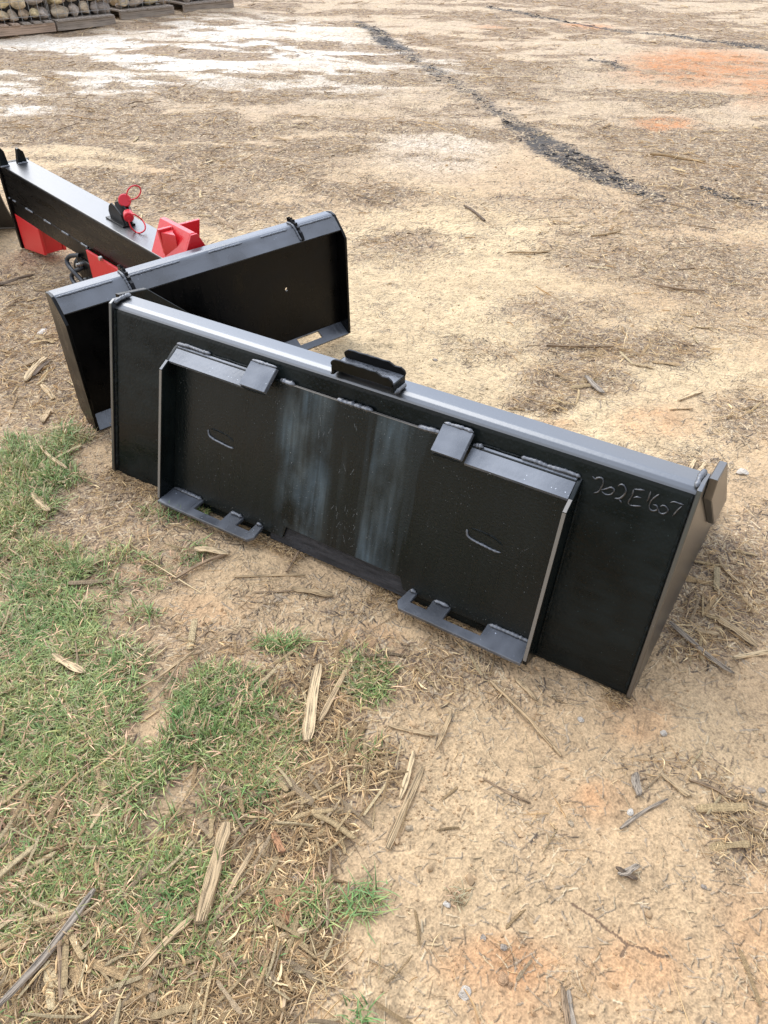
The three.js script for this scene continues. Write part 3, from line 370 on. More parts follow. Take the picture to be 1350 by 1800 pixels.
// ---------------------------------------------------------------- the log splitter behind it
{
  const P = { x: -0.961, z: -2.1718, h: -0.6931, t: -0.0069, roll: 0.0194, W: 1.0401 };
  const g = thing('log_splitter', 'black and red log splitter with mounting plate in front and long beam behind', 'log splitter', [P.x, 0.004, P.z], -P.h);
  const T = new THREE.Matrix4().makeRotationX(-P.t).multiply(new THREE.Matrix4().makeRotationZ(P.roll)), tilt = (q) => q.applyMatrix4(T), W = P.W;
  // mounting plate facing the camera
  {
    const s = poly([[0.0102, 0.030], [0.0102, 0.425], [W - 0.0102, 0.425], [W - 0.0102, 0.030]]); const h = new THREE.Path(); h.absarc(0.80, 0.235, 0.008, 0, Math.PI * 2, true); s.holes.push(h);
    mesh('mounting_plate', tilt(fin(exN(s, -0.0095, 0, 0.001), 0.5)), M.blackB, g);
    mesh('hook_flange', tilt(fin(exU([[-0.012, 0.4345], [-0.0065, 0.4385], [0.0305, 0.4015], [0.025, 0.3955]], 0.0102, W - 0.0102, 0.001), 0.5)), M.grey, g);
    const tp = [[-0.0125, 0.4330]]; for (let i = 0; i <= 8; i++) { const a = 0.75 + 0.95 * i / 8; tp.push([-0.030 + 0.026 * Math.cos(a), 0.4185 + 0.026 * Math.sin(a)]); } tp.push([-0.0585, 0.4435], [-0.0585, 0.4360], [-0.030, 0.4365], [-0.016, 0.425]);
    mesh('top_bend', tilt(fin(exU(tp, 0.0102, W - 0.0102, 0.0006), 0.6)), M.grey, g);
    for (const [a, b, s2] of [[0.012, 0.19, 1], [0.24, 0.42, 2], [0.52, 0.65, 3], [0.72, 0.83, 4], [0.88, 1.02, 5]]) { const pts = []; for (let i = 0; i <= 8; i++) pts.push(V3(lerp(a, b, i / 8), 0.4400, -0.0075)); mesh('weld_bead', tilt(bead(pts, 0.0036, s2 * 5)), M.grey, g); }
    const sd = [[-0.0585, 0.4435], [-0.035, 0.4475], [-0.012, 0.4425], [0.0300, 0.4000], [0.0508, 0.3752], [0.0508, 0.004], [0.046, 0], [-0.014, 0], [-0.0585, 0.0416]];
    for (const k of [0, 1]) mesh('frame_side', tilt(fin(exU(sd, k ? W - 0.010 : 0, k ? W : 0.010, 0.0012), 0.5)), M.blackB, g);
    // slotted lower flange
    const sh = poly([[0.0102, 0], [0.0102, -0.060], [W - 0.0102, -0.060], [W - 0.0102, 0]]);
    for (const [a, b] of [[0.119, 0.219], [0.267, 0.313], [W - 0.219, W - 0.119], [W - 0.313, W - 0.267]]) { const hp = new THREE.Path(); hp.moveTo(a, -0.004); hp.lineTo(a, -0.034); hp.lineTo(b, -0.034); hp.lineTo(b, -0.004); hp.closePath(); sh.holes.push(hp); }
    mesh('slotted_flange', tilt(fin(ext(sh, 0.009, 0.001).rotateX(-Math.PI / 2).translate(0, -0.009, 0).rotateX(0.56).translate(0, 0.036, 0), 0.5)), M.grey, g);
    // two notched ribs across the top flange
    for (const u of [0.232, 0.862]) {
      const o = [[0.028, 0.402], [-0.010, 0.441], [-0.030, 0.4465], [-0.0560, 0.4440], [-0.0580, 0.4610], [-0.0480, 0.4640], [-0.046, 0.4600], [-0.036, 0.4645], [-0.034, 0.4585], [-0.022, 0.4620], [-0.019, 0.4545], [-0.006, 0.4545], [-0.004, 0.4460], [0.008, 0.4430], [0.010, 0.4340], [0.021, 0.4290], [0.031, 0.4130], [0.034, 0.405]];
      const rb = mesh('notched_rib', tilt(fin(exU(o, u, u + 0.010, 0.0008), 0.4)), M.blackB, g);
      mesh('weld_bead', tilt(bead([V3(u - 0.003, 0.405, 0.031), V3(u - 0.003, 0.425, 0.010), V3(u - 0.003, 0.4435, -0.012), V3(u - 0.003, 0.4470, -0.035), V3(u - 0.003, 0.4445, -0.054)], 0.0042, u * 50)), M.grey, rb);
    }
  }
  // the beam: x across, y up, -z away from the plate
  const BT = new THREE.Matrix4().makeTranslation(0.507, 0, -0.3).multiply(new THREE.Matrix4().makeRotationY(0.027)), put = (q) => q.applyMatrix4(BT);
  const gm = new THREE.Matrix4().makeRotationY(-P.h).setPosition(P.x, 0.004, P.z), all = gm.clone().multiply(BT), inv = all.clone().invert();
  const onW = (px, py, w) => { const o = V3(w, 0, 0).applyMatrix4(all), n = V3(1, 0, 0).transformDirection(all); return onPlane(px, py, o, n).applyMatrix4(inv); };
  const onS = (px, py, s) => { const o = V3(0, 0, -s).applyMatrix4(all), n = V3(0, 0, 1).transformDirection(all); return onPlane(px, py, o, n).applyMatrix4(inv); };
  const eyeL = EYE.clone().applyMatrix4(inv);
  mesh('beam', put(new RoundedBoxGeometry(0.126, 0.1405, 1.63, 3, 0.003).translate(0, 0.30825, -0.595)), M.blackB, g);
  mesh('beam_top', put(new RoundedBoxGeometry(0.128, 0.0065, 1.63, 3, 0.003).translate(0, 0.38225, -0.595)), M.blackTop, g);
  mesh('lower_web', put(fin(exU([[-0.56, 0.2375], [-0.56, 0.172], [-1.02, 0.166], [-1.41, 0.166], [-1.41, 0.2375]], -0.062, 0.060), 0.5)), M.blackB, g);
  mesh('end_plate', put(box(-0.072, 0.072, 0.0, 0.387, -1.434, -1.411, 0.002)), M.blackB, g);
  for (let i = 0; i < 6; i++) { const X = [16, 26, 52, 84, 115, 148][i], Y = 348 + (435 - 348) * (X - 13) / 142, h = i < 2 ? 3 : 6.5, a = onW(X - h, Y - h * 0.6, -0.0635), b = onW(X + h, Y + h * 0.6, -0.0635); mesh('weld_bead', put(bead([V3(-0.064, 0.2378, a.z), V3(-0.0645, 0.2378, (a.z + b.z) / 2), V3(-0.064, 0.2378, b.z)], 0.0042, 80 + i)), M.grey, g); }
  // two upright teeth at the far end
  for (const [w0, w1, y1] of [[0.000, 0.043, 0.447], [-0.078, -0.040, 0.462]]) { const t = mesh('tooth', put(fin(exN(poly([[w0, 0.384], [w0 + 0.012, y1], [w0 + 0.020, y1 + 0.003], [w1 - 0.006, y1 - 0.014], [w1, 0.384]]), -1.378, -1.352, 0.0015), 0.5)), M.black, g); mesh('weld_bead', put(bead([V3(w0 - 0.002, 0.387, -1.351), V3((w0 + w1) / 2, 0.388, -1.350), V3(w1 + 0.002, 0.387, -1.351)], 0.005, 90 + w0 * 99)), M.weld, t); }
  // red foot under the far end
  {
    const f = mesh('red_foot', put(fin(exU([[-1.402, 0.166], [-1.402, 0.001], [-1.135, 0.044], [-1.128, 0.166]], -0.0632, -0.0510, 0.0015), 0.5)), M.red, g);
    mesh('foot_web', put(fin(exU([[-1.400, 0.166], [-1.400, 0.003], [-1.155, 0.042], [-1.148, 0.166]], -0.0508, 0.034, 0.0015), 0.5)), M.red, f);
    mesh('side_plate', put(fin(exU([[-1.402, 0.166], [-1.402, 0.001], [-1.150, 0.040], [-1.140, 0.166]], 0.0342, 0.048, 0.0015), 0.5)), M.red, f);
  }
  // pump cover, motor block and hoses below the beam
  {
    const c = mesh('red_cover', put(fin(exU([[-0.556, 0.2385], [-0.20, 0.245], [-0.20, 0.02], [-0.548, 0.02]], -0.083, -0.074, 0.001), 0.5)), M.red, g);
    const b = onW(177.6, 454, -0.085); mesh('bolt', put(cyl(0.010, 0.009, V3(-0.0825, b.y, b.z), V3(-0.094, b.y, b.z), 6)), M.zinc, c);
    const m = mesh('motor_block', put(merge([box(-0.070, 0.055, 0.02, 0.1655, -0.72, -0.585, 0.006), box(-0.0735, -0.05, 0.02, 0.236, -0.583, -0.558, 0.002), cyl(0.042, 0.042, V3(-0.02, 0.09, -0.71), V3(-0.02, 0.09, -0.80), 20)])), M.blackB, g);
    const p = onW(143, 464, -0.073); mesh('fitting', put(merge([cyl(0.011, 0.011, V3(-0.068, p.y, p.z), V3(-0.082, p.y, p.z), 6), cyl(0.008, 0.007, V3(-0.080, p.y, p.z), V3(-0.096, p.y, p.z), 12)])), M.zinc, m);
    const p2 = onW(150, 492, -0.073); mesh('fitting', put(cyl(0.010, 0.009, V3(-0.066, p2.y, p2.z), V3(-0.086, p2.y, p2.z), 6)), M.zinc, m);
    const line = (l) => l.map(([x, y, w]) => onW(x, y, w));
    mesh('hose', put(tube(line([[168, 520, -0.10], [154, 505, -0.10], [142, 491, -0.10], [130, 478, -0.105], [120, 466, -0.105], [117.5, 457, -0.10], [122, 451, -0.09], [131, 449, -0.08], [140, 449, -0.07]]), 0.0092, 60, 12)), M.rubber, g);
    mesh('hose', put(tube(line([[155, 520, -0.11], [140, 506, -0.115], [129, 495, -0.115], [126, 486, -0.11], [130, 478, -0.10], [140, 473, -0.085], [146, 470, -0.07]]), 0.0092, 60, 12)), M.rubber, g);
  }
  // four-way splitting wedge, red
  {
    const w = mesh('splitting_wedge', put(fin(exN(poly([[-0.062, 0.3855], [-0.009, 0.489], [0.009, 0.489], [0.062, 0.3855]]), -0.000, 0.205, 0.003), 0.4)), M.red, g);
    mesh('wing', put(fin(exN(poly([[-0.054, 0.3935], [-0.064, 0.484], [0.094, 0.484], [0.078, 0.3935]]), 0.078, 0.092, 0.0015), 0.5)), M.red, w);
    mesh('fillet', put(fin(exV([[-0.058, 0.0935], [-0.012, 0.0935], [-0.026, 0.118], [-0.036, 0.150]], 0.3855, 0.475, 0.001), 0.6)), M.red, w);
    for (const s of [-1, 1]) mesh('weld_bead', put(bead([V3(s * 0.014, 0.484, 0.094), V3(s * 0.026, 0.450, 0.095), V3(s * 0.045, 0.412, 0.096), V3(s * 0.058, 0.390, 0.096)], 0.0035, 95 + s)), M.red, w);
    mesh('end_cap', put(fin(exN(poly([[-0.066, 0.3855], [-0.012, 0.487], [0.012, 0.487], [0.066, 0.3855]]), 0.2055, 0.214, 0.0015), 0.4)), M.red, w);
  }
  // hydraulic couplers with red dust caps on loops
  {
    const v = mesh('coupler_bracket', put(merge([fin(exU([[-0.400, 0.386], [-0.408, 0.415], [-0.396, 0.436], [-0.372, 0.452], [-0.345, 0.445], [-0.305, 0.425], [-0.285, 0.386]], -0.016, -0.010, 0.0008), 0.4), fin(exU([[-0.405, 0.386], [-0.405, 0.440], [-0.360, 0.456], [-0.300, 0.430], [-0.285, 0.386]], 0.012, 0.018, 0.0008), 0.4), box(-0.028, 0.022, 0.386, 0.392, -0.42, -0.275, 0.001)])), M.blackB, g);
    const cap = (px, py, s, r, len, dy, name) => {
      const c = onS(px, py, s), d = V3().subVectors(eyeL, c).normalize(); d.y += dy; d.normalize();
      mesh('coupler', put(cyl(r * 0.82, r * 0.86, c.clone().addScaledVector(d, -0.085), c.clone().addScaledVector(d, -len * 0.7), 20)), M.blackB, v);
      const k = mesh('dust_cap', put(merge([cyl(r, r, c.clone().addScaledVector(d, -len), c, 28), cyl(r * 1.0, r * 0.86, c, c.clone().addScaledVector(d, 0.003), 28)])), M.redPlastic, v);
      return { c, d, k };
    };
    const a = cap(219, 352, 0.34, 0.0235, 0.020, 0.15), b = cap(226.5, 382, 0.285, 0.0185, 0.034, -0.35);
    mesh('cap_button', put(cyl(0.0085, 0.008, b.c.clone(), b.c.clone().addScaledVector(b.d, 0.008), 16)), M.redPlastic, b.k);
    const loop = (pts, s, par) => mesh('cap_loop', put(tube(pts.map(([x, y, ds]) => onS(x, y, s + (ds || 0))), 0.0028, 60, 8)), M.redPlastic, par);
    loop([[222, 344], [225, 334], [231, 328], [238, 326], [245, 329], [247.5, 336], [244, 344], [238, 349], [231, 351], [226, 353]], 0.33, a.k);
    loop([[226, 386], [228, 394], [232, 402], [239, 408], [248, 409, -.03], [254.5, 404, -.03], [255, 396, -.02], [250, 387], [243, 381], [236, 377], [231, 375, .02]], 0.205, b.k);
  }
}

// ---------------------------------------------------------------- dark steel blade at the left edge of the picture
{
  const a = G(34, 402), dir = V3(-1, 0, 0.10).normalize();
  const g = thing('grader_blade', 'dark curved steel blade cut off by the left edge beyond the splitter beam', 'grader blade', [a.x, 0.002, a.z - 0.02], Math.atan2(-dir.z, dir.x));
  const o = [], q = []; for (let i = 0; i <= 14; i++) { const t = -0.95 + 1.75 * i / 14; o.push([-0.34 + 0.40 * Math.cos(t), 0.325 + 0.40 * Math.sin(t)]); q.push([-0.34 + 0.412 * Math.cos(t), 0.325 + 0.412 * Math.sin(t)]); }
  const blade = exU([...o, ...q.reverse()].map(([z, y]) => [-z - 0.1, y]), 0, 1.4, 0.001);
  mesh('blade', fin(blade, 0.5), new THREE.MeshPhysicalMaterial({ name: 'worn dark steel', color: lin(0.05, 0.048, 0.045), roughness: 0.32, metalness: 0.5, roughnessMap: null, bumpMap: PAINT.bumpMap, bumpScale: 0.002 }), g);
  mesh('cutting_edge', box(0, 1.4, 0.0, 0.07, -0.02, 0.0, 0.002), M.bare, g);
}

// ---------------------------------------------------------------- stacked stone on pallets, far left
{
  const rs = rngOf(404), variants = [];
  for (let k = 0; k < 10; k++) {
    const s = new THREE.IcosahedronGeometry(0.5, 2), p = s.attributes.position, q = V3(); const ax = 0.85 + 0.3 * rs(), flat = 0.8 + 0.25 * rs(), cuts = []; for (let c = 0; c < 10; c++) cuts.push([V3(rs() - 0.5, rs() - 0.5, rs() - 0.5).normalize(), 0.29 + 0.13 * rs()]);
    for (let i = 0; i < p.count; i++) { q.fromBufferAttribute(p, i); for (const [n, d] of cuts) { const e = q.dot(n) - d; if (e > 0) q.addScaledVector(n, -e * 0.9); } const f = 1 + 0.10 * (fbm(q.x * 5 + k * 3, q.y * 5 + q.z * 4, 2) - 0.5); q.multiplyScalar(f); p.setXYZ(i, q.x * ax, q.y * flat, q.z); }
    variants.push(fin(mergeVertices(s), 0.7));
  }
  const ST = (() => { const N = 256, d = new Uint8Array(N * N * 4), r = rngOf(8); for (let j = 0; j < N; j++) for (let i = 0; i < N; i++) { const x = i / N, y = j / N, v = 0.62 + 0.5 * (tileNoise(x * 6, y * 6, 6) - 0.5) + 0.35 * (tileNoise(x * 22, y * 22, 22) - 0.5) + 0.2 * (r() - 0.5), o = (j * N + i) * 4, e = enc(clamp(v)); d[o] = e; d[o + 1] = e; d[o + 2] = e; d[o + 3] = 255; } return dataTex(d, N, N, true); })();
  const stoneM = [[.42, .35, .26], [.50, .42, .30], [.36, .31, .25], [.58, .47, .30], [.46, .40, .33], [.30, .26, .22], [.62, .52, .30], [.40, .31, .21]].map((c) => new THREE.MeshStandardMaterial({ name: 'field stone', color: lin(c[0] * 1.75, c[1] * 1.72, c[2] * 1.75), roughness: 0.85, map: ST, bumpMap: ST, bumpScale: 0.01 }));
  const wire = new THREE.MeshStandardMaterial({ name: 'galvanised wire', color: lin(0.42, 0.41, 0.39), roughness: 0.5, metalness: 0.3 });
  const core = new THREE.MeshStandardMaterial({ name: 'packed rubble', color: lin(0.05, 0.045, 0.04), roughness: 1 });
  const stacks = [[[0, 65], [101, 55.4], 0.80, 'leftmost wire cage of round tan field stones on a pallet by the left edge', 'leftmost wooden pallet with reddish stringer under stacked stones'], [[103, 55.2], [206, 43.5], 0.83, 'second wire cage of field stones from the left with long flat stones near its foot', 'grey wooden pallet under the second stone cage from the left'], [[214, 37], [309, 26.5], 0.86, 'third wire cage of field stones from the left with small rounded stones', 'grey wooden pallet under the third stone cage from the left'], [[325, 23.6], [413, 14.5], 0.86, 'rightmost wire cage of field stones farthest along the row', 'rightmost wooden pallet set apart at the end of the row of stone cages']];
  stacks.forEach(([pa, pb, frac, label, plabel], si) => {
    const A = G(...pa), B = G(...pb), d = V3().subVectors(B, A); let L = d.length(); d.normalize();
    const want = Math.max(L, 1.0); if (si === 0) A.addScaledVector(d, -(want - L)); L = si === 0 ? want : L;
    const turn = Math.atan2(-d.z, d.x), at = [A.x, 0, A.z];
    const pal = thing('wooden_pallet', plabel, 'pallet', at, turn, 'pallets under the stone cages'), D = 1.0, m0 = si === 0 ? WOOD.plankB : WOOD.plank;
    for (const z of [-0.03, -D / 2, -D + 0.03]) mesh('stringer', box(0.005, L - 0.005, 0.0, 0.088, z - 0.02, z + 0.02, 0.003), m0, pal);
    for (let i = 0; i < 8; i++) { const x = 0.01 + (L - 0.12) * i / 7; mesh('deck_board', box(x, x + 0.09, 0.0885, 0.108 - 0.003 * rs(), -D + 0.005, 0.012 * rs(), 0.002), rs() < 0.5 ? WOOD.plank : m0, pal); }
    const cage = thing('stone_cage', label, 'stone cage', at, turn, 'wire cages of stone on pallets'); cage.position.y = 0.108;
    const x0 = 0.06, x1 = L - 0.05, z0 = -0.10, z1 = -0.92, top = 0.86;
    mesh('rubble_core', box(x0 + 0.10, x1 - 0.10, 0, top - 0.08, z1 + 0.10, z0 - 0.10, 0.02), core, cage);
    const place = (x, y, z, sx, sy, sz, ry) => { const s = mesh('stone', variants[(rs() * 10) | 0], stoneM[(rs() * 8) | 0], cage); s.position.set(x, y, z); s.scale.set(sx, sy, sz); s.rotation.set((rs() - 0.5) * 0.5, ry + (rs() - 0.5) * 0.5, (rs() - 0.5) * 0.7); };
    const wall = (ax, az, bx, bz, nx, nz) => {
      const len = Math.hypot(bx - ax, bz - az); let y = 0.0;
      while (y < top - 0.04) {
        const hrow = 0.115 + 0.08 * rs(); let t = -0.02;
        while (t < len) { const w = hrow * (0.75 + 1.25 * rs() * rs() + 0.2 * rs()), tt = Math.min(t + w / 2, len), k = tt / len; place(lerp(ax, bx, k) - nx * 0.055, y + hrow / 2 + 0.012 * (rs() - 0.5), lerp(az, bz, k) - nz * 0.055, w * 1.08, hrow * 1.13, 0.13 + 0.04 * rs(), Math.atan2(nx, nz)); t += w; }
        y += hrow * 0.93;
      }
    };
    wall(x0, z0, x1, z0, 0, 1); wall(x1, z0 - 0.06, x1, z1, 1, 0); if (si > 0) wall(x0, z1, x0, z0 - 0.06, -1, 0);
    for (let x = x0 + 0.08; x < x1 - 0.05; x += 0.14) for (let z = z0 - 0.12; z > z1 + 0.05; z -= 0.14) place(x + 0.03 * rs(), top - 0.05, z + 0.03 * rs(), 0.14, 0.10, 0.14, rs() * 6);
    const wires = []; for (let y = 0.05; y < top; y += 0.15) wires.push(cyl(0.0026, 0.0026, V3(x0 - 0.01, y, z0 + 0.032), V3(x1 + 0.03, y, z0 + 0.032), 5), cyl(0.0026, 0.0026, V3(x1 + 0.034, y, z0 + 0.03), V3(x1 + 0.034, y, z1), 5));
    for (let x = x0; x < x1 + 0.03; x += 0.1) wires.push(cyl(0.0026, 0.0026, V3(x, 0, z0 + 0.034), V3(x, top, z0 + 0.034), 5)); for (let z = z0; z > z1; z -= 0.1) wires.push(cyl(0.0026, 0.0026, V3(x1 + 0.036, 0, z), V3(x1 + 0.036, top, z), 5));
    mesh('wire_mesh', merge(wires), wire, cage);
  });
}

// ---------------------------------------------------------------- larger pieces of split wood, each its own thing
function splinter(L, w, t, seed, curve = 0.04) {                    // along x, irregular section, broken ends
  const r = rngOf(seed * 7919 + 13), n = Math.max(6, Math.min(16, Math.round(L / 0.02))), K = 7, pos = [], uv = [], idx = [], e0 = 0.15 + 0.5 * r(), e1 = 0.1 + 0.5 * r(), sk = (r() - 0.5) * 1.2, ph = r() * 9, amp = curve * L * (r() - 0.5) * 2;
  const sec = []; for (let k = 0; k < K; k++) { const a = k / K * Math.PI * 2 + 0.35 * (r() - 0.5); sec.push([Math.cos(a) * (0.82 + 0.3 * r()), Math.sin(a) * (0.75 + 0.4 * r())]); }
  for (let i = 0; i <= n; i++) {
    const s = i / n, taper = Math.min(1, 0.4 + e0 * 0.7 + s * 4, 0.4 + e1 * 0.8 + (1 - s) * 4), bow = amp * Math.sin(Math.PI * s), wob = 0.80 + 0.4 * vnoise(s * 5 + ph, seed * 1.3);
    for (let k = 0; k <= K; k++) { const [cy, cz] = sec[k % K], jit = 1 + 0.3 * (vnoise(s * 3.2 + k * 5.3, seed + 3) - 0.5); pos.push((s - 0.5) * L + cz * w * 0.5 * sk * (i === 0 || i === n ? 0.8 : 0), t * 0.5 * cy * taper * jit + 0.25 * t * Math.sin(s * 5 + ph), cz * w * 0.5 * taper * wob * jit + bow); uv.push(s * Math.max(1, L / 0.2), k / K * Math.max(0.15, w / 0.03)); }
  }
  for (let i = 0; i < n; i++) for (let k = 0; k < K; k++) { const a = i * (K + 1) + k, b = a + K + 1; idx.push(a, a + 1, b, b, a + 1, b + 1); }
  for (const e of [0, n]) { const c = pos.length / 3, o = e * (K + 1); let x = 0, y = 0, z = 0; for (let k = 0; k < K; k++) { x += pos[(o + k) * 3]; y += pos[(o + k) * 3 + 1]; z += pos[(o + k) * 3 + 2]; } pos.push(x / K + (e ? 1 : -1) * w * 0.2, y / K, z / K); uv.push(0, 0.5); for (let k = 0; k < K; k++) e ? idx.push(o + k, o + k + 1, c) : idx.push(o + k + 1, o + k, c); }
  const g = new THREE.BufferGeometry(); g.setAttribute('position', new THREE.Float32BufferAttribute(pos, 3)); g.setAttribute('uv', new THREE.Float32BufferAttribute(uv, 2)); g.setIndex(idx); return fin(g, 0.42);
}
{
  // [name, x1, y1, x2, y2, width in pixels, tone, lift, label, category]
  const W = [
    ['wood_splinter', 541, 1302, 560, 1170, 17, 'pale', .016, 'tall pale split plank standing out in the straw below the middle of the bucket'],
    ['wood_splinter', 562, 1266, 626, 1148, 11, 'tan', .010, 'long tan splinter leaning away to the right beside the tall pale split plank'],
    ['wood_splinter', 352, 1628, 398, 1455, 24, 'tan', .018, 'thickest tan slab of split wood lying in the grass near the bottom'],
    ['wood_splinter', 372, 1632, 444, 1496, 8, 'tan', .014, 'narrow grey tan strip lying right beside the thickest slab in the grass'],
    ['stick', 2, 1776, 168, 1570, 11, 'grey', .012, 'long weathered grey stick running up from the bottom left corner'],
    ['stick', 108, 1766, 104, 1628, 8, 'brown', .016, 'upright brown stick crossing the long grey stick near the bottom left'],
    ['wood_splinter', 246, 1710, 343, 1612, 12, 'tan', .014, 'tan splinter pointing at the foot of the thickest slab from the lower left'],
    ['wood_splinter', 150, 1800, 262, 1702, 13, 'brown', .012, 'broad brown strip reaching the bottom edge left of centre'],
    ['wood_splinter', 518, 1386, 609, 1464, 8, 'tan', .010, 'slim tan splinter slanting down to bare clay at the edge of the grass'],
    ['wood_chip', 478, 1457, 496, 1494, 14, 'red', .008, 'short reddish orange wood chip in the mulch beside the clay'],
    ['wood_chip', 455, 1464, 462, 1504, 11, 'tan', .008, 'short blunt tan chip just left of the reddish orange chip'],
    ['wood_chip', 484, 1574, 507, 1620, 16, 'red', .008, 'reddish brown wedge of wood lower down near the clay edge'],
    ['wood_splinter', 482, 1650, 540, 1634, 13, 'pale', .010, 'pale yellow stub of wood lying level at the edge of the clay'],
    ['stick', 575, 1632, 582, 1492, 5, 'brown', .007, 'thin upright twig on the clay right of the grass'],
    ['wood_splinter', 681, 1490, 742, 1346, 10, 'tan', .008, 'long tan strip lying alone on clay below the bucket'],
    ['wood_splinter', 704, 1400, 728, 1320, 9, 'pale', .008, 'shorter pale strip just left of the long tan strip on clay'],
    ['wood_splinter', 684, 1276, 768, 1292, 8, 'tan', .008, 'nearly level tan strip under the right half of the mounting plate'],
    ['wood_splinter', 766, 1316, 794, 1250, 7, 'tan', .010, 'small tan strip meeting the end of the level strip at a slant'],
    ['twig', 850, 1366, 933, 1408, 4, 'brown', .005, 'thin straight twig alone on the clay below the right foot of the bucket'],
    ['twig', 862, 1198, 988, 1324, 6, 'tan', .006, 'long bent twig running down from the right slotted foot'],
    ['wood_chip', 906, 1190, 944, 1228, 10, 'tan', .008, 'flat tan chip lying just under the right slotted foot'],
    ['wood_chip', 1117, 1360, 1125, 1395, 12, 'grey', .010, 'stubby grey peg of wood standing out on clay below the right corner of the bucket'],
    ['wood_splinter', 1163, 1357, 1213, 1395, 8, 'tan', .008, 'tan splinter right of the stubby grey peg'],
    ['twig', 1214, 1367, 1294, 1406, 5, 'brown', .006, 'brown twig farthest right of the loose sticks on clay'],
    ['twig', 1091, 1455, 1175, 1400, 6, 'grey', .007, 'grey twig slanting up to the right below the stubby grey peg'],
    ['stick', 1083, 1526, 1120, 1544, 8, 'dark', .008, 'dark lower stick of a small crossed pair on clay'],
    ['wood_chip', 1088, 1538, 1120, 1522, 9, 'grey', .016, 'grey upper stick of a small crossed pair on clay'],
    ['wood_splinter', 990, 1730, 1003, 1812, 11, 'brown', .010, 'left of two dark strips side by side at the bottom edge'],
    ['wood_splinter', 1000, 1738, 1014, 1815, 9, 'grey', .010, 'right of two dark strips side by side at the bottom edge'],
    ['twig', 310, 1023, 404, 976, 6, 'brown', .008, 'brown twig slanting up toward the left slotted foot'],
    ['wood_chip', 345, 974, 402, 978, 13, 'pale', .006, 'broad pale shred lying over the twig below the left slotted foot'],
    ['wood_splinter', 446, 1040, 520, 1036, 5, 'brown', .006, 'thin level brown sliver below the left half of the bucket'],
    ['wood_splinter', 514, 1033, 584, 1047, 12, 'tan', .008, 'stout tan chunk continuing the thin level sliver below the bucket'],
    ['stick', 410, 1017, 536, 1012, 4, 'tan', .007, 'long level straw stick just above the stout tan chunk'],
    ['twig', 504, 1010, 528, 970, 4, 'brown', .012, 'short dark twig poking out from under the lower edge of the bucket'],
    ['twig', 236, 1224, 344, 1152, 6, 'tan', .014, 'pale twig lying across the grass left of centre'],
    ['wood_chip', 95, 1156, 150, 1188, 12, 'pale', .010, 'flat pale chip half hidden in the left grass'],
    ['wood_splinter', 60, 876, 88, 906, 10, 'pale', .008, 'stubby pale chip in the straw by the left edge, below the splitter corner'],
    ['twig', 66, 780, 120, 832, 6, 'pale', .010, 'pale slanting strip on the straw below the splitter corner'],
    ['wood_splinter', 46, 672, 82, 634, 12, 'pale', .014, 'yellowish splinter lying on the mulch left of the splitter plate'],
    ['wood_splinter', 60, 664, 90, 636, 9, 'dark', .010, 'dark strip lying right under the yellowish splinter'],
    ['wood_chip', 72, 676, 94, 700, 9, 'pale', .008, 'small pale shred just below the dark strip left of the splitter plate'],
    ['wood_chip', 76, 744, 86, 718, 11, 'tan', .008, 'curled tan chip near the lower corner of the splitter plate'],
    ['stick', -6, 504, 60, 487, 5, 'dark', .010, 'dark straight stick at the left edge in front of the red foot'],
    ['twig', 1176, 1098, 1288, 1186, 8, 'grey', .012, 'long grey twig in the mulch right of the bucket end'],
    ['wood_splinter', 1258, 1082, 1330, 1134, 11, 'tan', .014, 'broad tan strip in the mulch by the right edge'],
    ['wood_splinter', 1222, 1108, 1262, 1116, 10, 'tan', .012, 'short level tan chip between the two long pieces right of the bucket'],
    ['twig', 1262, 980, 1300, 1026, 5, 'tan', .010, 'thin tan twig high in the mulch right of the bucket'],
    ['stick', 1288, 1160, 1352, 1146, 7, 'pale', .010, 'pale stick running level to the right edge below the mulch'],
    ['wood_chip', 1030, 664, 1060, 690, 9, 'grey', .012, 'squared grey block of wood on the pale ground beyond the bucket'],
    ['wood_chip', 960, 716, 984, 712, 8, 'tan', .010, 'small tan block nearest to the top edge of the bucket'],
    ['wood_splinter', 1194, 702, 1236, 682, 7, 'pale', .008, 'pale frayed shred alone on bare ground beyond the right half of the bucket'],
    ['wood_splinter', 1210, 830, 1222, 806, 7, 'pale', .008, 'left of two pale shreds standing beyond the right end of the bucket'],
    ['wood_splinter', 1226, 832, 1240, 812, 7, 'pale', .008, 'right of two pale shreds standing beyond the right end of the bucket'],
    ['stick', 960, 612, 1078, 610, 5, 'brown', .012, 'long level brown stick across the litter patch beyond the bucket'],
    ['twig', 1180, 598, 1222, 605, 3, 'brown', .006, 'thin brown twig right of the litter patch beyond the bucket'],
    ['stick', 816, 362, 852, 386, 4, 'dark', .010, 'dark stick on pale ground right of the splitter plate'],
    ['stick', 892, 443, 968, 440, 4, 'tan', .010, 'level tan stick on the open ground in the middle distance'],
    ['stick', 1143, 272, 1240, 284, 5, 'tan', .014, 'pale branch in the far litter below the small orange patch'],
    ['stick', 1150, 500, 1238, 512, 4, 'brown', .010, 'brown stick in the litter by the right edge in the middle distance'],
    ['stick', 1038, 420, 1090, 412, 4, 'tan', .012, 'tan stick in the litter just below the dark track'],
  ];
